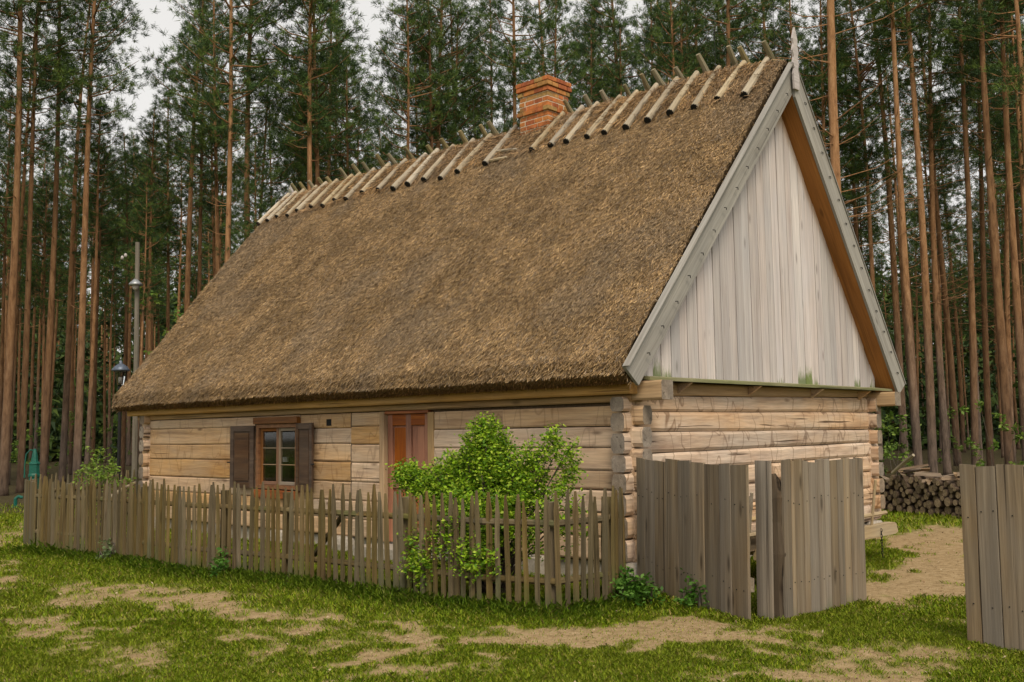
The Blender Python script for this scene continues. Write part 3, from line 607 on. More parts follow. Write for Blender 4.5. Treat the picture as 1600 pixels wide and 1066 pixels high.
while x < W+.02:
    wd = rr.choice((.17, .19, .2, .21, .235)); x1 = min(x+wd-.013, W+.12); z0 = 2.335
    za, zb_ = rake_z(x)+.06, rake_z(x1)+.06
    if x < XA < x1: za = zb_ = min(za, zb_)
    if min(za, zb_) > z0+.05:
        dy = -.012*rr.random(); L0, L1 = za-z0, zb_-z0; cut = [0, .35, None, 1]
        mb = MB(); e = .004; vs = []; fr = []
        for k in range(4):
            for (yy_, LL) in ((0, L0), (x1-x, L1)):
                h = (0, min(L0, L1)*.3, max(.02, LL-.42), LL)[k] if LL > .6 else (0, LL*.3, LL*.5, LL)[k]
                for tz in (0, .028): vs.append((h, yy_, tz)); fr.append(1. if k == 3 else 0.)
        fs = []
        for k in range(3):
            a = k*4; b = a+4
            fs += [(a, b, b+1, a+1), (a+2, a+3, b+3, b+2), (a, a+2, b+2, b), (a+1, b+1, b+3, a+3)]
        fs += [(0, 1, 3, 2), (12, 14, 15, 13)]
        mb.add(vs, fs); me = mb.mesh('plank', M_PLANK)
        at = me.attributes.new('fresh', 'FLOAT', 'POINT'); k_ = .85 if x > XA-.1 else .25
        at.data.foreach_set('value', [v*k_ for v in fr])
        # local x = up, local y = +X, local z = up x X = +Y
        link('plank', me, gable, (x, .01+dy, z0), (0, 0, 1), (1, 0, 0))
    x += wd
# drip board and its brackets
mb = MB(); mb.add([(0, 0, 0), (6.98, 0, 0), (6.98, .26, .035), (0, .26, .035), (0, -.004, .035), (6.98, -.004, .035), (6.98, .26, .07), (0, .26, .07)], [(0, 3, 2, 1), (4, 5, 6, 7), (0, 1, 5, 4), (1, 2, 6, 5), (2, 3, 7, 6), (3, 0, 4, 7)])
link('drip_board', mb.mesh('drip_board', M_DRIP), house, (.06, -.22, 2.275), (1, 0, .002), (0, 1, 0))
for x in (.95, 2.6, 4.4, 6.0):
    mb = MB(); mb.add([(0, 0, 0), (0, .2, 0), (0, .2, -.13), (.05, 0, 0), (.05, .2, 0), (.05, .2, -.13)], [(0, 1, 2), (5, 4, 3), (0, 3, 4, 1), (1, 4, 5, 2), (2, 5, 3, 0)])
    link('bracket', mb.mesh('bracket', M_LOG), house, (x, -.19, 2.272))
# bargeboards
def barge(pe, s, n, L, wd, cap_mat):
    """pe: upper-outer corner at the eave, s up the slope, n outward normal"""
    mb = MB(); e = Vector(s); q = Vector(n)
    ln = L
    # outline in (along, down) coordinates; plumb cut at the apex, square pointed cut at the foot
    tn = abs(s[0]/s[2])
    pts = [(0.0, 0), (ln, 0), (ln-wd/ tn if False else ln-wd*abs(s[2]/s[0]), wd), (.02, wd)]
    vs = [(a, b, 0) for a, b in pts]+[(a, b, .04) for a, b in pts]
    mb.add(vs, [(3, 2, 1, 0), (4, 5, 6, 7), (0, 1, 5, 4), (1, 2, 6, 5), (2, 3, 7, 6), (3, 0, 4, 7)])
    o = link('bargeboard', mb.mesh('bargeboard', M_BARGE), roof, Vector((pe[0], -.262, pe[1])), e, -q)
    return o, e, q
bo, e, q = barge((XE, ZE), (SL.x, 0, SL.z), (NF.x, 0, NF.z), SLEN+.0, .31, None)
# local z of the front board = SL x (-NF) ; of the rear one the opposite: keep both between y=-.262 and -.30
bo2, e2, q2 = barge((XB, ZE), (SB.x, 0, SB.z), (NB.x, 0, NB.z), SBL+.0, .31, None)
for (base, s, n, L) in (((XE, ZE), SL, NF, SLEN), ((XB, ZE), SB, NB, SBL)):
    pe = Vector((base[0], -.32, base[1]))+n*.004
    mb = MB(); mb.box(0, L-.02, 0, .09, 0, .014)
    ey = Vector((0, 1, 0)); ez = Vector(s).cross(ey); o = pe if ez.dot(n) > 0 else pe+n*.014
    link('verge_batten', mb.mesh('verge_batten', M_BARGE), roof, o, s, ey)
    # sheltered boards under the overhang
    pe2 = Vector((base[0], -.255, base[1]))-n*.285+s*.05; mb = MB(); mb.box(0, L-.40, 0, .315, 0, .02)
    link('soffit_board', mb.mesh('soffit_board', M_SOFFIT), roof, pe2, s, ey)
    for k in range(13):                                # iron hooks nailed along the board
        d = .35+k*(L-.7)/12.6
        hb = MB(); hb.tube([(0, 0, 0), (.05, 0, 0), (.05, .03, .0)], .006, 5); link('iron_hook', hb.mesh('iron_hook', M_IRON), roof, Vector((base[0], -.316, base[1]))+s*d-n*(.13+.03*random.random()), (1, 0, .12), (0, 0, -1))
# carved finials
FIN = [(-.07, 0), (.07, 0), (.085, .22), (.05, .30), (.085, .38), (.055, .47), (.09, .56), (.05, .66), (.07, .74), (0, .92), (-.07, .74), (-.05, .66), (-.09, .56), (-.055, .47), (-.085, .38), (-.05, .30), (-.085, .22)]
for y in (-.335, 12.06):
    mb = MB(); n = len(FIN); mb.add([(a, 0, b) for a, b in FIN]+[(a, .03, b) for a, b in FIN], [tuple(range(n)), tuple(range(2*n-1, n-1, -1))]+[(k, k+n, (k+1) % n+n, (k+1) % n) for k in range(n)])
    link('finial', mb.mesh('finial', M_PLANK), roof, (XA, y, ZR-.42))
# ---- chimney
chm = MB(); CX0, CX1, CY0, CY1, CZT = 3.31, 3.86, 4.02, 4.67, 7.76; chm.box(CX0+.005, CX1-.005, CY0+.005, CY1-.005, 6.2, CZT-.02)
chimney = link('chimney', chm.mesh('chimney', M_MORTAR), house)
def brick_mesh(a, b, c):
    mb = MB(); e = .006; vs = []
    for z, s in ((0, e), (e, 0), (c-e, 0), (c, e)): vs += [(s, s, z), (a-s, s, z), (a-s, b-s, z), (s, b-s, z)]
    fs = [(3, 2, 1, 0), (12, 13, 14, 15)]+[(r*4+k, r*4+(k+1) % 4, r*4+4+(k+1) % 4, r*4+4+k) for r in range(3) for k in range(4)]
    mb.add(vs, fs); return mb.mesh('brick', M_BRICK)
cache = {}
ch = .086; rr = random.Random(2)
for c in range(15):
    z = CZT-ch*(c+1); pro = .045 if c in (0, 1) else (.022 if c == 2 else (.035 if c == 6 else 0.))
    x0, x1, y0, y1 = CX0-pro, CX1+pro, CY0-pro, CY1+pro; j = .012; D = .115
    def row(a0, a1, start):
        out = []; a = a0; l = start
        while a < a1-.03:
            b = min(a+l, a1); 
            if a1-b < .05: b = a1
            out.append((a, b-j)); a = b; l = .25
        return out
    odd = c % 2
    # front and back faces take the corners on odd courses, the sides on even ones
    ya, yb = (y0, y1) if odd else (y0+D+j, y1-D-j); xa_, xb_ = (x0+D+j, x1-D-j) if odd else (x0, x1)
    spans = []
    for a, b in row(ya, yb, .25 if odd else .19): spans += [(x0, x0+D, a, b), (x1-D, x1, a, b)]
    for a, b in row(xa_, xb_, .25 if not odd else .17): spans += [(a, b, y0, y0+D), (a, b, y1-D, y1)]
    for a0, a1, b0, b1 in spans:
        k = (round(a1-a0, 3), round(b1-b0, 3))
        if k not in cache: cache[k] = brick_mesh(k[0], k[1], ch-j)
        link('brick', cache[k], chimney, (a0+rr.uniform(-.003, .003), b0+rr.uniform(-.003, .003), z))

# ------------------------------------------------------------------ picket fences
def picket_mesh(h, wd, t, seed):
    rr = random.Random(seed); mb = MB(); hs = [0, h*.3, h*.62, h-.17-.05*rr.random(), h]; vs = []
    for i, z in enumerate(hs):
        w_ = wd*(1+.12*(rr.random()-.5)) if i < 4 else wd*.34; dx = .012*(rr.random()-.5) if 0 < i < 4 else 0; t_ = t if i < 4 else t*.55
        vs += [(z, dx-w_/2, -t_/2), (z, dx-w_*.3, t_*.5), (z, dx+w_*.3, t_*.5), (z, dx+w_/2, -t_/2)]
    fs = [(r*4+k, r*4+(k+1) % 4, r*4+4+(k+1) % 4, r*4+4+k) for r in range(4) for k in range(4)]+[(3, 2, 1, 0), (16, 17, 18, 19)]
    mb.add(vs, fs); return mb.mesh('picket', M_PICK)
PM = [picket_mesh(1.10+.03*math.sin(i*2.3), .048+.024*((i*37) % 10)/10, .03, i) for i in range(16)]
def fence(name, label, pts, spacing, hscale, loc, seed, posts, rails=(.30, .84)):
    f = thing(name, label, 'fence', loc); rr = random.Random(seed)
    P_ = [Vector((a, b, 0)) for a, b in pts]; cum = [0]
    for a, b in zip(P_[:-1], P_[1:]): cum.append(cum[-1]+(b-a).length)
    def at(s):
        for i in range(len(P_)-1):
            if s <= cum[i+1] or i == len(P_)-2:
                d = (P_[i+1]-P_[i]).normalized(); return P_[i]+d*(s-cum[i]), d
    s = .04; n = 0
    while s < cum[-1]:
        p, d = at(s); out = Vector((d.y, -d.x, 0))
        if out.dot(Vector((CP[0]-p.x, CP[1]-p.y, 0))) < 0: out = -out
        up = Vector((rr.uniform(-.022, .022), rr.uniform(-.022, .022), 1)).normalized()
        wdir = d if d.cross(Vector((0,0,1))).dot(out) < 0 else -d      # local y so that local z faces outwards
        q = p+out*.035; q.z = ground_z(q.x, q.y)+rr.uniform(-.03, .05)
        o = link('picket', rr.choice(PM), f, q, up, wdir if up.cross(wdir).dot(out) > 0 else -wdir)
        s += spacing*rr.uniform(.82, 1.2) if hscale else spacing; n += 1
    for a, b in zip(P_[:-1], P_[1:]):
        L = (b-a).length; 
        for z in rails:
            mb = MB(); mb.tube([(0, 0, 0), (L*.5, .0, .012), (L+.02, 0, 0)], [.036, .033, .036], 7); link('rail', mb.mesh('rail', M_PICK), f, a+Vector((0, 0, z)), b-a, (0, 0, 1))
    for s in posts:
        p, d = at(s); out = Vector((d.y, -d.x, 0)); out = out if out.dot(Vector((CP[0]-p.x, CP[1]-p.y, 0))) > 0 else -out
        mb = MB(); mb.tube([(0, 0, 0), (.6, .01, 0), (1.04, 0, .01)], [.062, .058, .055], 8); link('post', mb.mesh('post', M_PICK), f, p-out*.07, (0, 0, 1), d)
    return f
ff = fence('picket_fence', 'long weathered picket fence with pointed pales in front of the cottage', FENCE, .098, 1, (-2.4, 4, 0), 3, (.3, 1.35, 3.2, 5.15, 6.3, 8.2, 10.3))
mb = MB(); mb.box(0, .95, -.03, .03, -.015, .015); link('brace', mb.mesh('brace', M_PICK), ff, (-2.2, 3.05, .25), (-.05, -.75, .62), (1, 0, 0))
fence('picket_fence', 'short picket fence between the long fence and the left cottage corner', [(-2.52, 10.5), (-1.5, 10.9), (-.1, 11.72)], .112, 1, (-1.4, 11, 0), 9, (.2, 1.6))
t = link('fence_panel', None, None, (-2.75, 10.25, 0)); t.location = (-2.75, 9.8, 0); WORLD[t.name] = Matrix.Translation((-2.75, 9.8, 0)); tag(t, 'flat topped board panel at the left end of the picket fence', 'fence panel')
for k in range(11):
    q = k/11.; mb = MB(); mb.box(0, 1.05, 0, .112, 0, .022); link('board', mb.mesh('board', M_PICK), t, (-2.90+.36*q, 9.17+1.33*q, ground_z(-2.9, 10)-.01), (0, 0, 1), (.26, .966, 0))
mb = MB(); mb.tube([(0, 0, 0), (1.2, .02, 0), (2.45, 0, 0)], [.03, .032, .024], 7)
tag(link('leaning_pole', mb.mesh('leaning_pole', M_POLE), None, (-2.35, 8.0, .78), Vector((-.25, 10.9, 1.0))-Vector((-2.35, 8.0, .78)), (0, 0, 1)), 'thin pale pole slanting behind the pickets near the cottage corner', 'pole')

# ------------------------------------------------------------------ plank gates
def gate_plank(L, wd, t, seed, top=0.):
    rr = random.Random(seed); mb = MB(); b = .004; vs = []
    for i, xx in enumerate((0, L*.33, L*.66, L)):
        dz = .005*(rr.random()-.5); dw = .004*(rr.random()-.5)
        up = (top*.5 if i == 3 else 0)
        vs += [(xx-up, b, dz), (xx+up, wd-b+dw, dz), (xx+up, wd+dw, dz+b), (xx+up, wd+dw, dz+t), (xx-up, 0, dz+t), (xx-up, 0, dz+b)]
    fs = [(r*6+k, r*6+6+k, r*6+6+(k+1) % 6, r*6+(k+1) % 6) for r in range(3) for k in range(6)]+[tuple(range(6)), tuple(range(23, 17, -1))]
    mb.add(vs, fs); return mb.mesh('plank', M_GATE)
def panel(name, label, a, b, widths, z0, z1, seed, cat='gate', tilt=.018):
    a = Vector((*a, 0)); b = Vector((*b, 0)); d = (b-a).normalized(); L = (b-a).length; rr = random.Random(seed)
    out = Vector((d.y, -d.x, 0)); out = out if out.dot(Vector((CP[0]-a.x, CP[1]-a.y, 0))) > 0 else -out
    g = thing(name, label, cat, tuple(a)); sc_ = L/sum(widths); s = 0
    for i, wd in enumerate(widths):
        wd *= sc_; tp = rr.uniform(-.012, .012); h = z1-z0+rr.uniform(-.02, .015)
        q = a+d*s-out*(.004*rr.random()); q.z = z0
        # local x up, local y along d or -d so that local -z... outer face is local z = 0 side
        if Vector((0, 0, 1)).cross(d).dot(out) < 0: o = link('plank', gate_plank(h, wd-.008, .026, seed*40+i, tp), g, q, (0, 0, 1), d)
        else: o = link('plank', gate_plank(h, wd-.008, .026, seed*40+i, tp), g, q+d*wd, (0, 0, 1), -d)
        for z in (.30, 1.02):
            for fx in ((.25, .75) if wd > .15 and rr.random() < .7 else (.5,)):
                z = z+rr.uniform(-.045, .045)
                nb = MB(); c = q+d*(wd*fx+rr.uniform(-.01, .01))+out*.001; nb.tube([c+Vector((0, 0, z))-out*.01, c+Vector((0, 0, z))+out*.004], .0055, 6)
                link('nail', nb.mesh('nail', M_IRON), o)
        s += wd
    g.rotation_euler = (.73*tilt, .683*tilt, 0)
    for z in (.28, 1.0):
        mb = MB(); mb.box(0, L-.06, 0, .12, 0, .045); link('batten', mb.mesh('batten', M_GATE), g, a+d*.03-out*.036+Vector((0, 0, z)) if d.cross(Vector((0, 0, 1))).dot(out) < 0 else a+d*.03-out*.081+Vector((0, 0, z)), d, (0, 0, 1))
    return g
panel('plank_gate', 'grey plank gate leaf swung open beside the near cottage corner', (-.169, -.139), (-1.251, -2.134), (.2, .22, .24, .26, .25, .26, .27, .2, .26), .02, 1.40, 1)
panel('plank_gate', 'grey plank gate leaf of many narrow boards before the gable wall', (-.965, -2.345), (.60, -2.40), (.13, .07, .14, .1, .16, .12, .11, .14, .12, .13, .12, .16), .02, 1.415, 2)
panel('plank_fence', 'tall grey plank fence section cut off by the right picture edge', (-.848, -3.845), (-1.26, -5.65), (.12, .15, .2, .19, .18, .2, .2, .2, .2), .0, 1.40, 3, 'fence', .008)
gp = thing('gate_post', 'rough dark rotten gate post with a single grey plank nailed on', 'post', (-.97, -2.2, 0)); gp.rotation_euler = (.0131, .0123, 0)
mb = MB(); mb.tube([(0, 0, 0), (.3, .012, 0), (.62, -.01, .008), (.9, .006, 0), (1.12, -.004, 0), (1.26, .02, 0), (1.33, .035, .0)], [.088, .08, .084, .076, .08, .055, .025], 9)
link('post_body', mb.mesh('post_body', M_POST), gp, (-.93, -2.255, -.03), (0, 0, 1), (0, 1, 0))
link('plank', gate_plank(1.40, .168, .028, 77), gp, (-1.03, -2.265, .02), (0, 0, 1), (.16, .987, 0)).data.name = 'plank'
for z in (.30, .98):
    mb = MB(); mb.box(-.02, .03, -.05, .045, 0, .085); link('hinge_block', mb.mesh('hinge_block', M_WAGON), gp, (-.86, -2.285, z+.04))

# ------------------------------------------------------------------ wagon standing by the gable wall
wg = thing('wooden_wagon', 'old wooden farm wagon half hidden behind the plank gates', 'wagon', (2, -1.2, 0))
def wb(nm, a, b, r, mat=M_WAGON, n=7):
    A, B = Vector(a), Vector(b); mb = MB(); L = (B-A).length; mb.tube([(0, 0, 0), (L*.5, 0, .004), (L, 0, 0)], [r, r*1.05, r*.95], n); return link(nm, mb.mesh(nm, mat), wg, A, B-A, (0, 0, 1) if abs((B-A).normalized().z) < .9 else (0, 1, 0))
mb = MB(); mb.box(-1.5, 1.95, -.06, .06, 0, .15); mb.add([(1.95, -.06, 0), (2.06, -.055, .02), (2.06, .055, .02), (1.95, .06, 0), (1.95, -.06, .15), (2.01, -.055, .13), (2.01, .055, .13), (1.95, .06, .15)], [(0, 3, 2, 1), (4, 5, 6, 7), (0, 1, 5, 4), (1, 2, 6, 5), (2, 3, 7, 6)])
link('side_beam', mb.mesh('side_beam', M_WAGON), wg, (1.93, -1.3, .32)); 
mb = MB(); mb.box(-1.5, 1.6, -.05, .05, 0, .14); link('side_beam', mb.mesh('side_beam', M_WAGON), wg, (1.93, -.55, .33))
wb('rail', (.1, -1.34, .60), (3.75, -1.30, .60), .028); wb('rail', (.1, -.5, .62), (3.6, -.5, .62), .028)
for x in (.25, 1.3, 2.4, 3.32): wb('stake', (x, -1.28, .4), (x-.12, -1.42, 1.05), .018)
mb = MB(); mb.box(0, 3.0, 0, .02, 0, .20); link('side_board', mb.mesh('side_board', M_GATE), wg, (.15, -1.27, .42))
for k in range(4):
    mb = MB(); mb.box(0, 3.1, 0, .17, 0, .02); link('floor_board', mb.mesh('floor_board', M_GATE), wg, (.15, -1.22+k*.175, .475))
for x in (.7, 2.9):
    for y in (-1.48, -.38):
        mb = MB(); n = 20; rim = [( .34*math.cos(2*math.pi*k/n), 0, .34*math.sin(2*math.pi*k/n)) for k in range(n+1)]; mb.tube(rim, .025, 6, False)
        for k in range(8): mb.tube([(0, 0, 0), (.33*math.cos(k*math.pi/4), 0, .33*math.sin(k*math.pi/4))], .014, 5)
        mb.tube([(0, -.06, 0), (0, .06, 0)], .05, 8)
        if x < 2: link('wheel', mb.mesh('wheel', M_POST), wg, (x, y, .36))
    if x < 2: wb('axle', (x, -1.5, .36), (x, -.36, .36), .03)
wb('leg', (2.6, -.6, 0), (2.6, -.6, .4), .05); wb('leg', (2.6, -1.25, 0), (2.6, -1.25, .4), .05)
mb = MB()
for k in range(9):
    z = -.035*k; c = [(.014*math.cos(a)*(1 if k % 2 else .2), .014*math.cos(a)*(.2 if k % 2 else 1), z+.024*math.sin(a)) for a in [2*math.pi*i/8 for i in range(9)]]; mb.tube(c, .0045, 5, False)
mb.tube([(0, 0, -.31), (.03, 0, -.38), (.04, 0, -.44)], .007, 5); link('chain', mb.mesh('chain', M_IRON), wg, (3.42, -1.37, .40))

# ------------------------------------------------------------------ firewood
lcache = []
for i in range(14):
    rr = random.Random(i+500); r = (.045, .055, .06, .065, .07, .078, .088)[i % 7]; mb = MB(); n = 11
    rad = [r*(1+.10*(rr.random()-.5)) for _ in range(n)]; vs = []
    for xx, s in ((0, .94), (.012, 1.), (.45, .97), (.5, .9)): vs += [(xx, rad[k]*s*math.cos(2*math.pi*k/n), rad[k]*s*math.sin(2*math.pi*k/n)) for k in range(n)]
    mb.add(vs, [(q_*n+k, q_*n+(k+1) % n, q_*n+n+(k+1) % n, q_*n+n+k) for q_ in range(3) for k in range(n)])
    ne = len(mb.f); mb.add([vs[k] for k in range(n)], [tuple(range(n-1, -1, -1))]); mb.add([vs[3*n+k] for k in range(n)], [tuple(range(n))])
    me = mb.mesh('firewood_log', M_LOGBARK); me.materials.append(M_LOGEND); me.polygons[ne].material_index = 1; me.polygons[ne+1].material_index = 1; lcache.append((r, me))
FA, FB = Vector((11.15, 1.95, 0)), Vector((9.55, -.85, 0)); fd = (FB-FA).normalized(); fb = Vector((-fd.y, fd.x, 0))
if fb.dot(Vector((CP[0], CP[1], 0))-FA) > 0: fb = -fb         # fb points away from the camera
rr = random.Random(77); FL = (FB-FA).length; tops = np.zeros(400); cnt = 0
def drop(r, s):   # lowest resting height for a log of radius r at position s
    i0, i1 = max(0, int((s-r)/FL*399)), min(399, int((s+r)/FL*399)); best = 0
    for i in range(i0, i1+1):
        dx = (i/399*FL-s)/r
        if abs(dx) < 1: best = max(best, tops[i]+r-math.sqrt(1-dx*dx)*r*1.0)
    return best+0
def settle(r, s):
    i0, i1 = max(0, int((s-r)/FL*399)), min(399, int((s+r)/FL*399)); z = 0
    for i in range(i0, i1+1):
        dx = min(.999, abs(i/399*FL-s)/r); z = max(z, tops[i]+math.sqrt(1-dx*dx)*r)
    for i in range(i0, i1+1):
        dx = min(.999, abs(i/399*FL-s)/r); tops[i] = max(tops[i], z+math.sqrt(1-dx*dx)*r)
    return z
for k in range(900):
    r, me = rr.choice(lcache); best = None
    for t_ in range(14):
        s = rr.uniform(r, FL-r); z = 0
        i0, i1 = int((s-r)/FL*399), int((s+r)/FL*399)
        for i in range(i0, min(399, i1)+1):
            dx = min(.999, abs(i/399*FL-s)/r); z = max(z, tops[i]+math.sqrt(1-dx*dx)*r)
        if best is None or z < best[1]: best = (s, z)
    s, z = best; lim = .80-.25*(1-float(sstep(0, .5, s)))
    if z+r > lim: 
        cnt += 1
        if cnt > 12: break
        continue
    settle(r, s); p = FA+fd*s+fb*rr.uniform(-.05, .04); p.z = z+.0
    a = rr.uniform(-.05, .05)
    o = link('firewood_log', me, None, p, (fb+fd*a), (0, math.sin(k), math.cos(k))); tag(o, 'round firewood log showing its cut end in the stack', 'firewood', 'firewood logs in the stack')
for k in range(70):                                     # split pieces and sticks thrown on top
    s = rr.uniform(.15, FL-.15); i = int(s/FL*399); L = rr.uniform(.3, .6); w_ = rr.uniform(.025, .06)
    mb = MB(); mb.add([(0, -w_, 0), (0, w_, 0), (0, 0, w_*1.4), (L, -w_*.9, 0), (L, w_*.8, .01), (L, 0, w_*1.2)], [(0, 2, 1), (3, 4, 5), (0, 1, 4, 3), (1, 2, 5, 4), (2, 0, 3, 5)])
    p = FA+fd*s+fb*rr.uniform(-.02, .25); p.z = tops[i]+rr.uniform(-.02, .09)+.05*math.sin(s*3)
    al = rr.uniform(-1.4, 1.4); ex = fb*math.cos(al)+fd*math.sin(al)+Vector((0, 0, rr.uniform(-.25, .25)))
    tag(link('firewood_stick', mb.mesh('firewood_stick', M_STICK), None, p, ex, fd if abs(math.sin(al)) < .7 else fb), 'split stick lying loose on top of the firewood stack', 'firewood', 'sticks on top of the firewood stack')
mb = MB(); mb.tube([(0, 0, 0), (.4, .02, .02), (.75, 0, .0)], [.035, .04, .03], 7); tag(link('firewood_stick', mb.mesh('firewood_stick', M_POLE), None, FA+fd*.62+Vector((0, 0, .80))-fb*.12, fd*.8+Vector((0, 0, .45)), fb), 'long pale bent stick leaning across the firewood stack', 'firewood')
mb = MB(); mb.tube([(0, 0, 0), (.3, .005, 0), (.6, 0, .01), (.625, 0, .01)], [.14, .125, .12, .10], 9); tag(link('chopping_stump', mb.mesh('chopping_stump', M_WAGON), None, (8.6, 1.65, 0), (0, 0, 1), (1, 0, 0)), 'upright wood block between the cottage corner and the firewood', 'wood block')

# ------------------------------------------------------------------ lamp post, utility pole, pump
lp = thing('lamp_post', 'black lantern street lamp rising behind the left eave', 'lamp post', (1.9, 16.5, 0))
mb = MB(); mb.lathe([(.10, 0), (.10, .25), (.06, .3), (.05, .9), (.04, 1.0), (.036, 2.85), (.06, 2.88), (.06, 2.92), (.03, 2.95)], 12); link('pole', mb.mesh('pole', M_IRON), lp, (1.9, 16.5, 0))
mb = MB(); mb.lathe([(.05, 0), (.09, .03)], 6); link('cradle', mb.mesh('cradle', M_IRON), lp, (1.9, 16.5, 2.95))
mb = MB(); mb.lathe([(.09, 0), (.15, .33)], 6); link('lantern_glass', mb.mesh('lantern_glass', M_GLASS), lp, (1.9, 16.5, 2.985))
mb = MB()
for k in range(6):
    c, s = math.cos(k*math.pi/3), math.sin(k*math.pi/3); mb.tube([(.092*c, .092*s, 0), (.153*c, .153*s, .33)], .008, 4)
link('lantern_frame', mb.mesh('lantern_frame', M_IRON), lp, (1.9, 16.5, 2.985))
mb = MB(); mb.lathe([(.0, .0), (.20, .0), (.21, .03), (.15, .11), (.07, .17), (.04, .18), (.04, .21), (.02, .25), (.0, .27)], 16); link('lantern_cap', mb.mesh('lantern_cap', M_LAMPC, True), lp, (1.9, 16.5, 3.315))
mb = MB(); mb.lathe([(.0, 0), (.035, .02), (.035, .14), (0, .17)], 10); link('bulb', mb.mesh('bulb', M_CLOTH, True), lp, (1.9, 16.5, 3.02))
up_ = thing('utility_pole', 'bare grey wooden utility pole with a small round lamp', 'pole', (1.0, 13.87, 0))
mb = MB(); mb.tube([(0, 0, 0), (3, .01, 0), (5.93, 0, 0)], [.062, .055, .045], 10); link('pole', mb.mesh('pole', M_UPOLE), up_, (1.0, 13.87, 0), (-.022, -.03, 1), (1, 0, 0))
mb = MB(); mb.lathe([(.03, .12), (.06, .10), (.13, .03), (.14, 0), (.12, -.02)], 14); link('lamp_shade', mb.mesh('lamp_shade', M_STEEL, True), up_, (.80, 13.60, 4.98))
mb = MB(); mb.lathe([(0, -.14), (.05, -.12), (.075, -.06), (.06, 0)], 12); link('bulb', mb.mesh('bulb', M_CLOTH, True), up_, (.80, 13.60, 5.0))
for dz, dx in ((5.55, -.16), (5.6, .0)):
    mb = MB(); mb.lathe([(0, -.03), (.03, -.02), (.035, .02), (.02, .05), (0, .06)], 8); link('insulator', mb.mesh('insulator', M_CLOTH, True), up_, (.62+dx*.3, 13.72-dx*.3, dz))
pu = thing('hand_pump', 'tall green painted iron hand pump behind the left fence', 'pump', (.56, 18.05, 0))
mb = MB(); mb.lathe([(.17, 0), (.17, .06), (.13, .09), (.12, .8), (.14, .82), (.14, .86), (.125, .9), (.12, 1.1), (.135, 1.12), (.13, 1.15), (.085, 1.18), (.06, 1.36), (.035, 1.47), (0, 1.49)], 8); link('body', mb.mesh('body', M_GREEN), pu, (.56, 18.05, 0))
mb = MB(); mb.tube([(0, 0, .55), (.16, -.08, .56), (.24, -.12, .50)], [.04, .04, .036], 8); link('spout', mb.mesh('spout', M_GREEN), pu, (.56, 18.05, 0))
mb = MB(); mb.tube([(0, 0, 1.44), (-.08, .06, 1.46), (-.15, .12, 1.36), (-.17, .14, 1.1), (-.17, .14, .8)], [.016, .016, .015, .015, .018], 7); link('handle', mb.mesh('handle', M_GREEN), pu, (.56, 18.05, 0))
gv = thing('pipe_outlet', 'low green iron pipe outlet in the grass left of the fence', 'pipe', (.85, 19.9, 0))
mb = MB(); mb.tube([(0, 0, 0), (0, 0, .22), (.05, -.03, .27), (.14, -.09, .24)], [.045, .045, .045, .04], 9); link('pipe', mb.mesh('pipe', M_GREEN), gv, (.85, 19.9, 0))
mb = MB(); mb.lathe([(0, 0), (.1, 0), (.1, .03), (0, .03)], 10); link('flange', mb.mesh('flange', M_GREEN), gv, (.85, 19.9, 0))

# ------------------------------------------------------------------ foliage builders
def rand_unit(n):
    v = RNG.normal(0, 1, (n, 3)); return v/np.linalg.norm(v, axis=1, keepdims=True)
def leaves(P, size, tint, up=.5, asp=.55):
    n = len(P); d = rand_unit(n); d[:, 2] *= .5; d /= np.linalg.norm(d, axis=1, keepdims=True)
    nr = rand_unit(n)*(1-up)+np.array((0, 0, 1))*up; s = np.cross(d, nr); s /= np.linalg.norm(s, axis=1, keepdims=True)
    nr = np.cross(s, d)
    sz = size[:, None]; a = P; m = P+d*sz*.5-nr*sz*.06; e = P+d*sz
    V = np.stack([a, m+s*sz*asp*.5+nr*sz*.10, e, m-s*sz*asp*.5+nr*sz*.10], 1).reshape(-1, 3); F = np.arange(len(V)).reshape(-1, 4)
    return V, F, np.repeat(tint, 4, 0)
def shrub(name, label, base, blobs, leaf, tints, stem_n=10, cat='shrub', seed=1, stem_mat=None, dense=1.):
    """blobs: (x,y,z, rx,ry,rz, count): uneven clumps of twigs with leaves"""
    t = thing(name, label, cat, base); rr = np.random.default_rng(seed); pts = []
    sm = MB(); base = Vector(base); r2 = random.Random(seed)
    for (x, y, z, rx, ry, rz, n) in blobs:
        c = np.array((x, y, z)); n = int(n*(dense)); nt_ = max(3, int(n/26))
        u = rr.normal(0, 1, (nt_, 3)); u /= np.linalg.norm(u, axis=1, keepdims=True); rad = rr.random((nt_, 1))**.45
        tips = c+u*rad*np.array((rx, ry, rz)); tips[:, 2] = np.maximum(tips[:, 2], .04)
        for tp in tips:
            k = max(4, int(n/nt_)); dirn = tp-np.array((base.x, base.y, .2)); dirn = dirn/np.linalg.norm(dirn)*.6+rr.normal(0, .5, 3)+np.array((0, 0, .3)); dirn /= np.linalg.norm(dirn)
            al = rr.random((k, 1)); pts.append(tp+dirn*(al-.6)*.24+rr.normal(0, .022, (k, 3)))
        for j in range(max(1, int(nt_/9))):
            tp = Vector(tips[r2.randrange(nt_)]); b0 = base+Vector((r2.uniform(-.12, .12), r2.uniform(-.15, .15), 0)); mid = b0.lerp(tp, .5)+Vector((r2.uniform(-.06, .06), r2.uniform(-.06, .06), .12))
            sm.tube([b0, b0.lerp(mid, .5)+Vector((0, 0, .05)), mid, tp], [.014, .011, .008, .004], 5)
    P = np.concatenate(pts); n = len(P); tn = np.array(tints)[rr.integers(0, len(tints), n)]*(.75+.5*rr.random((n, 1)))
    V, F, Cc = leaves(P, leaf*(.6+.8*rr.random(n)), tn)
    link('foliage', np_mesh('foliage', V, F, M_LEAF, Cc), t); link('stems', sm.mesh('stems', stem_mat or M_POST), t); return t
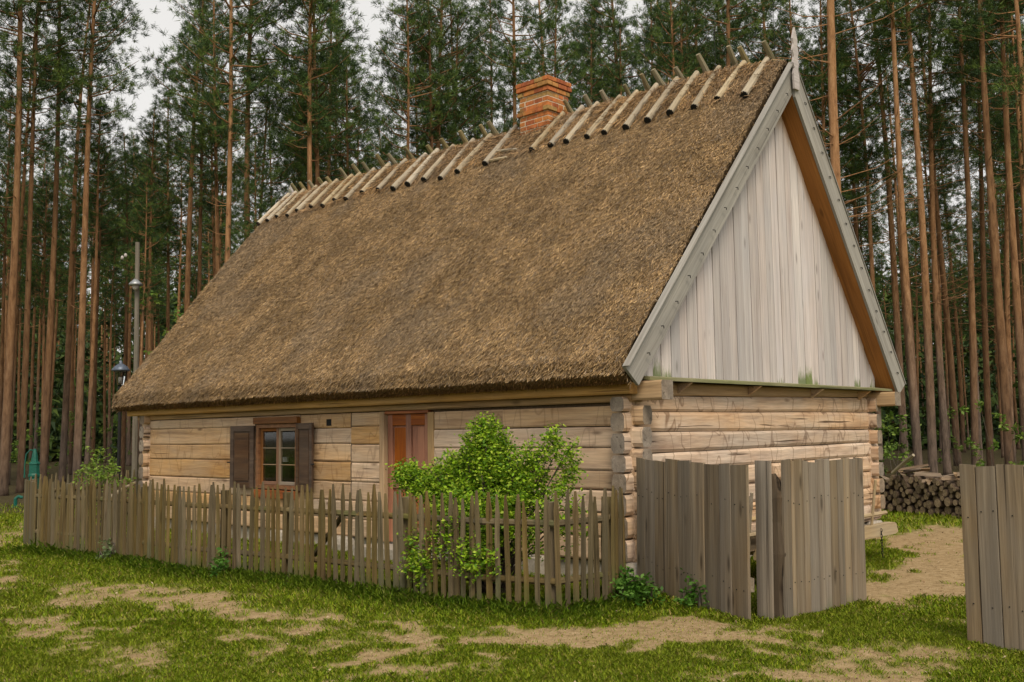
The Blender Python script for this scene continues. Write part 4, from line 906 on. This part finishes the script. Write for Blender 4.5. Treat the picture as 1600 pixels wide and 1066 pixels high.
GT = [(.18,.33,.012), (.24,.39,.015), (.29,.42,.025), (.10,.205,.012), (.34,.43,.045), (.075,.155,.012)]
shrub('leafy_shrub', 'bright green leafy shrub growing through the picket fence by the door', (-1.55, .75, 0), [
    (-1.5, 2.08, 1.22, .20, .27, .15, 520), (-1.5, 1.72, 1.12, .25, .28, .19, 700), (-1.45, 1.28, 1.24, .30, .30, .28, 1200), (-1.4, .92, 1.48, .28, .29, .27, 1300),
    (-1.4, .72, 1.25, .32, .34, .32, 1300), (-1.4, .25, 1.33, .22, .18, .30, 420), (-1.35, .02, 1.62, .10, .10, .22, 130), (-1.35, -.22, 1.36, .10, .10, .24, 150),
    (-1.4, .95, 1.75, .16, .18, .12, 240), (-2.08, .62, .62, .26, .38, .28, 640), (-2.2, .25, .46, .14, .26, .18, 190), (-2.2, 1.15, .52, .12, .2, .28, 150), (-1.85, .80, .86, .28, .56, .26, 820), (-1.6, .25, .80, .30, .36, .34, 520), (-1.5, .55, 1.05, .34, .45, .25, 520),
    (-1.6, .9, .92, .42, .62, .32, 1300), (-1.4, -.1, .85, .25, .35, .4, 320), (-2.3, 1.05, .34, .12, .2, .16, 140)], .040, GT, seed=5, dense=5.0)
shrub('young_shrub', 'loose yellow green bush behind the left end of the picket fence', (-1.7, 9.6, 0), [(-1.7, 9.5, 1.15, .35, .45, .26, 420), (-1.6, 9.0, .98, .25, .35, .18, 200), (-1.8, 10.1, 1.1, .25, .3, .3, 160), (-1.3, 10.8, 1.25, .12, .12, .45, 90)], .06,
      [(.16,.24,.03), (.21,.28,.05), (.12,.20,.025)], seed=8)
for i, (x, y, n, r, lab) in enumerate([(-1.12, -.78, 520, .26, 'clump of dark green nettles at the foot of the open gate leaf'), (-2.75, 4.15, 150, .13, 'low broadleaf weed in front of the fence below the window'), (-2.85, 6.9, 90, .11, 'small pale weed at the fence left of the window'), (-.85, -1.35, 200, .18, 'green weeds growing along the open gate leaf')]):
    shrub('weed_clump', lab, (x, y, 0), [(x, y, .14, r, r*1.2, .13, n), (x+.1, y+.1, .2, r*.6, r*.7, .12, n//2)], .055, [(.05,.13,.014), (.07,.17,.018), (.10,.2,.03)] if i != 2 else [(.14,.19,.08), (.1,.16,.05)], cat='weed', seed=20+i)

# ---- Scots pines
NT = np.array([(.034,.068,.018), (.047,.086,.020), (.066,.110,.023), (.094,.142,.025), (.030,.056,.020)])
def pine(seed, H, r0, crown0, spread, dens, bare=False):
    rr = random.Random(seed); g = np.random.default_rng(seed); tm = MB(); bx, by = rr.uniform(-.5, .5), rr.uniform(-.5, .5); ph = rr.random()*6
    def axis(z): q = z/H; return Vector((bx*q*q+.10*math.sin(q*5+ph), by*q*q+.10*math.cos(q*4+ph), z))
    zs = [0, .25, 1, 2.5, 4.5, 7, 9.5, 12, 14, 16, 18, 20, 22]; zs = [z for z in zs if z < H-.5]+[H]
    r0 *= .78
    rad = [r0*(1.25 if z == 0 else 1.08 if z < .5 else 1)*(1-.80*(z/H)**1.15)+.006 for z in zs]
    tm.tube([axis(z) for z in zs], rad, 10)
    tips = []; dirs = []
    nb = int((H-crown0)*dens)
    for i in range(nb):
        q = (i+rr.random())/nb; z = crown0+(H-crown0)*q*.985; prof = (math.sin(min(1, q*1.5+.22)*math.pi/2))*(1-q**2.2)*1.0+.10
        Lb = spread*prof*rr.uniform(.55, 1.15); az = rr.random()*6.283; el = rr.uniform(-.15, .35)+.55*q
        p = axis(z); d = Vector((math.cos(az)*math.cos(el), math.sin(az)*math.cos(el), math.sin(el))); 
        mid = p+d*Lb*.5+Vector((0, 0, -.05*Lb)); end = p+d*Lb+Vector((0, 0, .12*Lb))
        tm.tube([p, mid, end], [.014+.016*Lb/spread*1.4, .010+.006*Lb, .005], 4, False)
        nt_ = max(5, int(Lb*11))
        for k in range(nt_):
            a = .28+.72*math.sqrt(rr.random()); b = p.lerp(mid, a*2) if a < .5 else mid.lerp(end, a*2-1)
            off = Vector((rr.gauss(0, 1), rr.gauss(0, 1), rr.gauss(0, .55)))*(.13*Lb+.10); tips.append(b+off); dirs.append((d*.6+off.normalized()*.6+Vector((0, 0, .5))).normalized())
    for i in range(16 if not bare else 40):          # dead snags below the crown
        z = rr.uniform(crown0*.45, crown0+1); az = rr.random()*6.283; L_ = rr.uniform(.25, .9) if not bare else rr.uniform(.8, 2.4); p = axis(z); d = Vector((math.cos(az), math.sin(az), rr.uniform(-.2, .45)))
        e_ = p+d*L_; tm.tube([p, p.lerp(e_, .5)+Vector((0, 0, -.04)), e_+Vector((0, 0, .1*L_))], [.016, .011, .004], 4, False)
    T = np.array(tips); Dn = np.array(dirs); k = 27; n = len(T)
    Pn = np.repeat(T, k, 0)+g.normal(0, .045, (n*k, 3)); d = np.repeat(Dn, k, 0)*.75+g.normal(0, .62, (n*k, 3)); d /= np.linalg.norm(d, axis=1, keepdims=True)
    s = np.cross(d, g.normal(0, 1, (n*k, 3))); s /= np.linalg.norm(s, axis=1, keepdims=True); L = g.uniform(.11, .23, (n*k, 1)); wd = g.uniform(.006, .012, (n*k, 1))
    V = np.stack([Pn-s*wd, Pn+s*wd, Pn+d*L], 1).reshape(-1, 3); F = np.arange(len(V)).reshape(-1, 3)
    tint = NT[g.integers(0, 5, n)]*(.75+.5*g.random((n, 1))); tint = np.repeat(np.repeat(tint, k, 0)*(.8+.4*g.random((n*k, 1))), 3, 0)
    return tm.mesh('trunk', M_BARK, True), np_mesh('crown', V, F, M_NEEDLE, tint)
PINES = [pine(1, 20, .16, 11.5, 2.1, 7), pine(2, 21, .17, 13, 2.0, 7), pine(3, 19, .14, 10.5, 2.1, 7), pine(4, 20.5, .155, 13.5, 1.8, 7.5), pine(5, 19.5, .13, 10.5, 1.9, 7), pine(6, 22, .18, 13, 2.3, 6.5, True), pine(7, 18.5, .12, 10, 1.8, 7.5)]
def place_pine(x, y, var, scale, label, group=None, lean=(0, 0)):
    tr, cr = PINES[var]; t = thing('pine_tree', label, 'pine tree', (x, y, -.05), group)
    a = link('trunk', tr, t, (x, y, -.05)); b = link('crown', cr, t, (x, y, -.05))
    t.rotation_euler = (lean[0], lean[1], (x*12.9898+y*78.233) % 6.283); t.scale = (scale,)*3
def wpos(px, d):
    k = (px-800)/1561.4; return (CP[0]+d*(R[0][0]*k+R[0][2]+R[0][1]*.075), CP[1]+d*(R[1][0]*k+R[1][2]+R[1][1]*.075))
NEAR = [  # bearing, distance, variant, scale, what tells it apart
 (12, 31, 1, 1.05, 'thick grey barked pine at the far left picture edge'), (74, 34, 3, 1.0, 'pine trunk second in from the left picture edge'), (96, 40, 1, 1.0, 'slender pine trunk left of the pale straight pine'),
 (119, 33, 0, 1.05, 'pale straight pine trunk standing clear above the left fence'), (138, 36, 3, .70, 'slim light pine trunk just right of the pale straight pine'), (196, 44, 1, .74, 'dark thick pine behind the street lantern'),
 (232, 40, 3, .74, 'leaning thin pine right of the utility pole'), (256, 44, 2, .9, 'thin pale pine over the left roof slope'), (284, 38, 1, .98, 'leaning orange pine over the left roof slope'),
 (313, 40, 4, 1.05, 'orange pine halfway up the left roof slope'), (337, 36, 2, 1.0, 'light leaning pine near the upper left roof slope'), (385, 33, 0, 1.05, 'tall orange pine just left of the ridge end'),
 (518, 40, 2, 1.05, 'orange pine behind the left part of the ridge'), (531, 46, 4, 1.1, 'second pine close behind the left part of the ridge'), (687, 36, 6, 1.2, 'orange pine rising behind the ridge left of the chimney'),
 (719, 42, 2, 1.1, 'thin pine just left of the chimney'), (783, 44, 4, 1.12, 'thin dark pine touching the left side of the chimney'), (873, 40, 0, 1.05, 'pine standing right behind the chimney'),
 (925, 46, 0, 1.15, 'pine showing its crown just right of the chimney'), (985, 41, 1, 1.1, 'pine rising over the ridge right of the chimney'), (1042, 47, 2, 1.22, 'dense crowned pine over the middle of the right ridge'), (1098, 40, 3, 1.08, 'pine over the ridge left of the carved finial'), (1160, 45, 0, 1.18, 'pine just left of the carved finial'), (1235, 42, 6, 1.2, 'pine right behind the carved finial'),
 (1327, 21.5, 5, .95, 'thick orange pine with bare branches beside the gable rake'), (1416, 37, 1, 1.05, 'orange pine right of the cottage gable'), (1432, 30, 3, 1.0, 'grey barked pine left of the firewood stack'),
 (1456, 31, 1, 1.0, 'thick brown pine behind the firewood stack'), (1474, 36, 5, .95, 'brown pine close right of the thick brown pine'), (1520, 35, 3, 1.05, 'leaning orange pine right of the firewood stack'),
 (1568, 30, 1, 1.05, 'grey leaning pine above the right plank fence'), (1594, 31, 3, 1.05, 'pale pine near the right picture edge'), (1548, 38, 2, 1.1, 'orange pine between the two leaning pines at right'), (1622, 29, 0, 1.0, 'pine cut by the right picture edge')]
taken = []
DEEP = ['slender pine deep in the forest left of the cottage', 'slender pine deep in the forest above the left half of the roof', 'slender pine deep in the forest behind chimney and upper ridge', 'slender pine deep in the forest right of the gable']
for px, d, v, s, lab in NEAR:
    x, y = wpos(px, d); taken.append((x, y)); ln = random.Random(px); lean = (ln.uniform(-.012, .012), ln.uniform(-.012, .012)); place_pine(x, y, v, s, lab, None, lean)
rr = random.Random(42); made = 0; tries = 0
while made < 262 and tries < 12000:
    tries += 1; d = 30+58*rr.random()**1.05; px = rr.uniform(-260, 1860); x, y = wpos(px, d)
    if any((x-a)**2+(y-b)**2 < (.9+d*.011)**2 for a, b in taken): continue
    if 400 < px < 800 and d > 48 and rr.random() < .5: continue
    lim = .33*d if 128 < px < 256 or 52 < px < 82 else .39*d if 385 < px < 480 else 99        # clearings where the sky shows
    taken.append((x, y)); v = rr.choice((0, 1, 2, 2, 3, 4, 4, 5, 6, 6)); place_pine(x, y, v, min(rr.uniform(.82, 1.08), lim/20.), DEEP[0 if px < 230 else 1 if px < 820 else 2 if px < 1330 else 3], 'pines deep in the forest', (rr.uniform(-.02, .02), rr.uniform(-.02, .02))); made += 1
# the far wood: reads as one dark mass between the trunks
tm = MB(); P0 = []; rg = np.random.default_rng(99)
for i in range(420):
    d = rr.uniform(92, 135); x, y = wpos(rr.uniform(-350, 1950), d); h = rr.uniform(15, 21)
    tm.tube([(x, y, 0), (x+rr.uniform(-.3, .3), y, h)], [.17, .05], 5, False)
    c0 = rr.choice((1.0, 3.0, 6.0, 8.0)); m_ = 90; q = rg.random(m_); r_ = 2.3*(1-q**2)*np.sqrt(rg.random(m_))+.2; a_ = rg.random(m_)*6.283
    P0.append(np.stack([x+r_*np.cos(a_), y+r_*np.sin(a_), c0+(h-c0)*q], 1))
for i in range(2600):                               # low spruces and brush under it
    d = rr.uniform(74, 140); x, y = wpos(rr.uniform(-350, 1950), d); P0.append(np.stack([x+rg.normal(0, .9, 14), y+rg.normal(0, .9, 14), np.abs(rg.normal(0, 4.2, 14))], 1))
P0 = np.concatenate(P0); k = 4; Pn = np.repeat(P0, k, 0)+rg.normal(0, .35, (len(P0)*k, 3)); d_ = rg.normal(0, 1, Pn.shape); d_ /= np.linalg.norm(d_, axis=1, keepdims=True); s_ = np.cross(d_, rg.normal(0, 1, Pn.shape)); s_ /= np.linalg.norm(s_, axis=1, keepdims=True)
V = np.stack([Pn-s_*.16, Pn+s_*.16, Pn+d_*.9], 1).reshape(-1, 3); tn = np.repeat(np.repeat(NT[rg.integers(0, 5, len(P0))]*.8, k, 0), 3, 0)
me = np_mesh('far_wood', V, np.arange(len(V)).reshape(-1, 3), M_NEEDLE, tn); fo_ = link('far_wood', me); tag(fo_, 'dense dark pine wood far behind the nearer trunks', 'wood', None, 'stuff')
link('trunks', tm.mesh('trunks', M_BARK), fo_)['kind'] = 'stuff'
# undergrowth: young broadleaf saplings and bushes at the forest edge
UT = [(.12,.19,.03), (.17,.24,.04), (.08,.15,.02)]
for i, (px, d, h, n, lab) in enumerate([(1552, 24.5, 2.4, 420, 'yellow green sapling behind the right plank fence'), (1393, 24, 2.2, 520, 'green bush just right of the far cottage corner'), (1420, 34, 2.0, 380, 'green bush among trunks right of the cottage'),
        (1490, 40, 2.4, 380, 'dark green bush far behind the firewood'), (52, 36, 2.2, 420, 'green thicket left of the pump'), (95, 46, 3.0, 520, 'green thicket behind the left pines'), (150, 40, 2.4, 460, 'green thicket behind the slim light pine'), (250, 30, 6.2, 160, 'tall thin sapling peeking over the left roof slope'), (178, 50, 3.4, 520, 'green thicket beyond the street lantern'),
        (1600, 36, 2.4, 420, 'green bush at the right picture edge'), (10, 44, 2.6, 420, 'green thicket at the left picture edge')]):
    x, y = wpos(px, d); blobs = [(x+rr.uniform(-.5, .5), y+rr.uniform(-.5, .5), h*(.25+.6*k/4) if h < 5 else h*(.7+.07*k), .5, .5, h*.16 if h < 5 else .35, n//5) for k in range(5)]
    shrub('forest_bush', lab, (x, y, 0), blobs, .11, UT, seed=60+i, cat='bush')

# ------------------------------------------------------------------ grass
def grass(n, d0, d1, px0, px1, h0, h1, wd, thr=.12):
    d = np.sqrt(RNG.random(n)*(d1**2-d0**2)+d0**2); px = RNG.uniform(px0, px1, n); k = (px-800)/1561.4
    x = CP[0]+d*(R[0][0]*k+R[0][2]); y = CP[1]+d*(R[1][0]*k+R[1][2])
    g = grassiness(x, y); fo = forest(x, y); inside = (x > .05) & (x < 6.5) & (y > .05) & (y < 11.4)
    keep = (RNG.random(n) < np.clip((g-.02)*1.15, .10*(poly_sd(x, y, BARE[1][0]) > .1), 1)**1.05) & ~inside & (RNG.random(n) > fo*.8)
    x, y, g, d = x[keep], y[keep], g[keep], d[keep]; n = len(x)
    fdst = seg_dist(x, y, FENCE); tall = 1+1.3*(1-sstep(.05, .55, fdst))
    L = RNG.uniform(h0, h1, n)*(.55+.6*g)*tall; an = RNG.random(n)*6.283; lean = RNG.uniform(.15, .8, n)
    P = np.stack([x, y, gz(x, y)-.004], 1); D = np.stack([np.cos(an)*lean, np.sin(an)*lean, np.ones(n)], 1); D /= np.linalg.norm(D, axis=1, keepdims=True)
    S = np.stack([-np.sin(an), np.cos(an), 0*an], 1)*(wd*RNG.uniform(.6, 1.3, n))[:, None]*.5
    M_ = P+D*(L*.55)[:, None]; T = M_+(D*np.array((1.5, 1.5, .45)))*(L*.5)[:, None]
    V = np.stack([P-S, P+S, M_+S*.8, T, M_-S*.8], 1).reshape(-1, 3); F = np.arange(len(V)).reshape(-1, 5)
    base = np.array([(.18,.265,.010), (.225,.305,.012), (.28,.34,.016), (.12,.20,.010), (.36,.35,.045), (.40,.32,.10)]); pr = np.array([.26, .25, .2, .13, .10, .06])
    tn = base[RNG.choice(6, n, p=pr)]*(.75+.5*RNG.random((n, 1))); q = fbm(x*.9+2, y*.9+70, 3)[:, None]; tn = tn*(1-.35*sstep(.45, .7, q))+np.array((.26,.30,.025))*.35*sstep(.45, .7, q)
    lush = (1-sstep(.1, .7, fdst))[:, None]; tn = tn*(1-.5*lush)+np.array((.08,.19,.014))*.5*lush
    return V, F, np.repeat(tn, 5, 0)
parts = [grass(240000, 4.6, 9.5, -60, 1660, .018, .058, .0052), grass(170000, 9.0, 16, -60, 1660, .03, .08, .0075), grass(80000, 15, 27, -80, 1700, .05, .12, .014)]
off = 0; Vs, Fs, Cs = [], [], []
for v, f, c in parts: Vs.append(v); Fs.append(f+off); Cs.append(c); off += len(v)
tag(link('grass', np_mesh('grass', np.concatenate(Vs), np.concatenate(Fs), M_GRASS, np.concatenate(Cs))), 'patchy short green grass in front of the cottage', 'grass', None, 'stuff')
# dry leaves, twigs and pebbles lying about
n = 9000; d = np.sqrt(RNG.random(n)*(18**2-4.6**2)+4.6**2); k = (RNG.uniform(-60, 1660, n)-800)/1561.4
x = CP[0]+d*(R[0][0]*k+R[0][2]); y = CP[1]+d*(R[1][0]*k+R[1][2]); kp = ~((x > -.1) & (y > -.1)); x, y = x[kp], y[kp]; n = len(x)
tn = np.array([(.30,.20,.10), (.20,.12,.06), (.40,.32,.2), (.13,.09,.05)])[RNG.integers(0, 4, n)]
V, F, Cc = leaves(np.stack([x, y, gz(x, y)+.012], 1), RNG.uniform(.012, .04, n), tn, .75)
tag(link('leaf_litter', np_mesh('leaf_litter', V, F, M_LITTER, Cc)), 'scattered dry leaf bits and twigs on the ground', 'leaf litter', None, 'stuff')
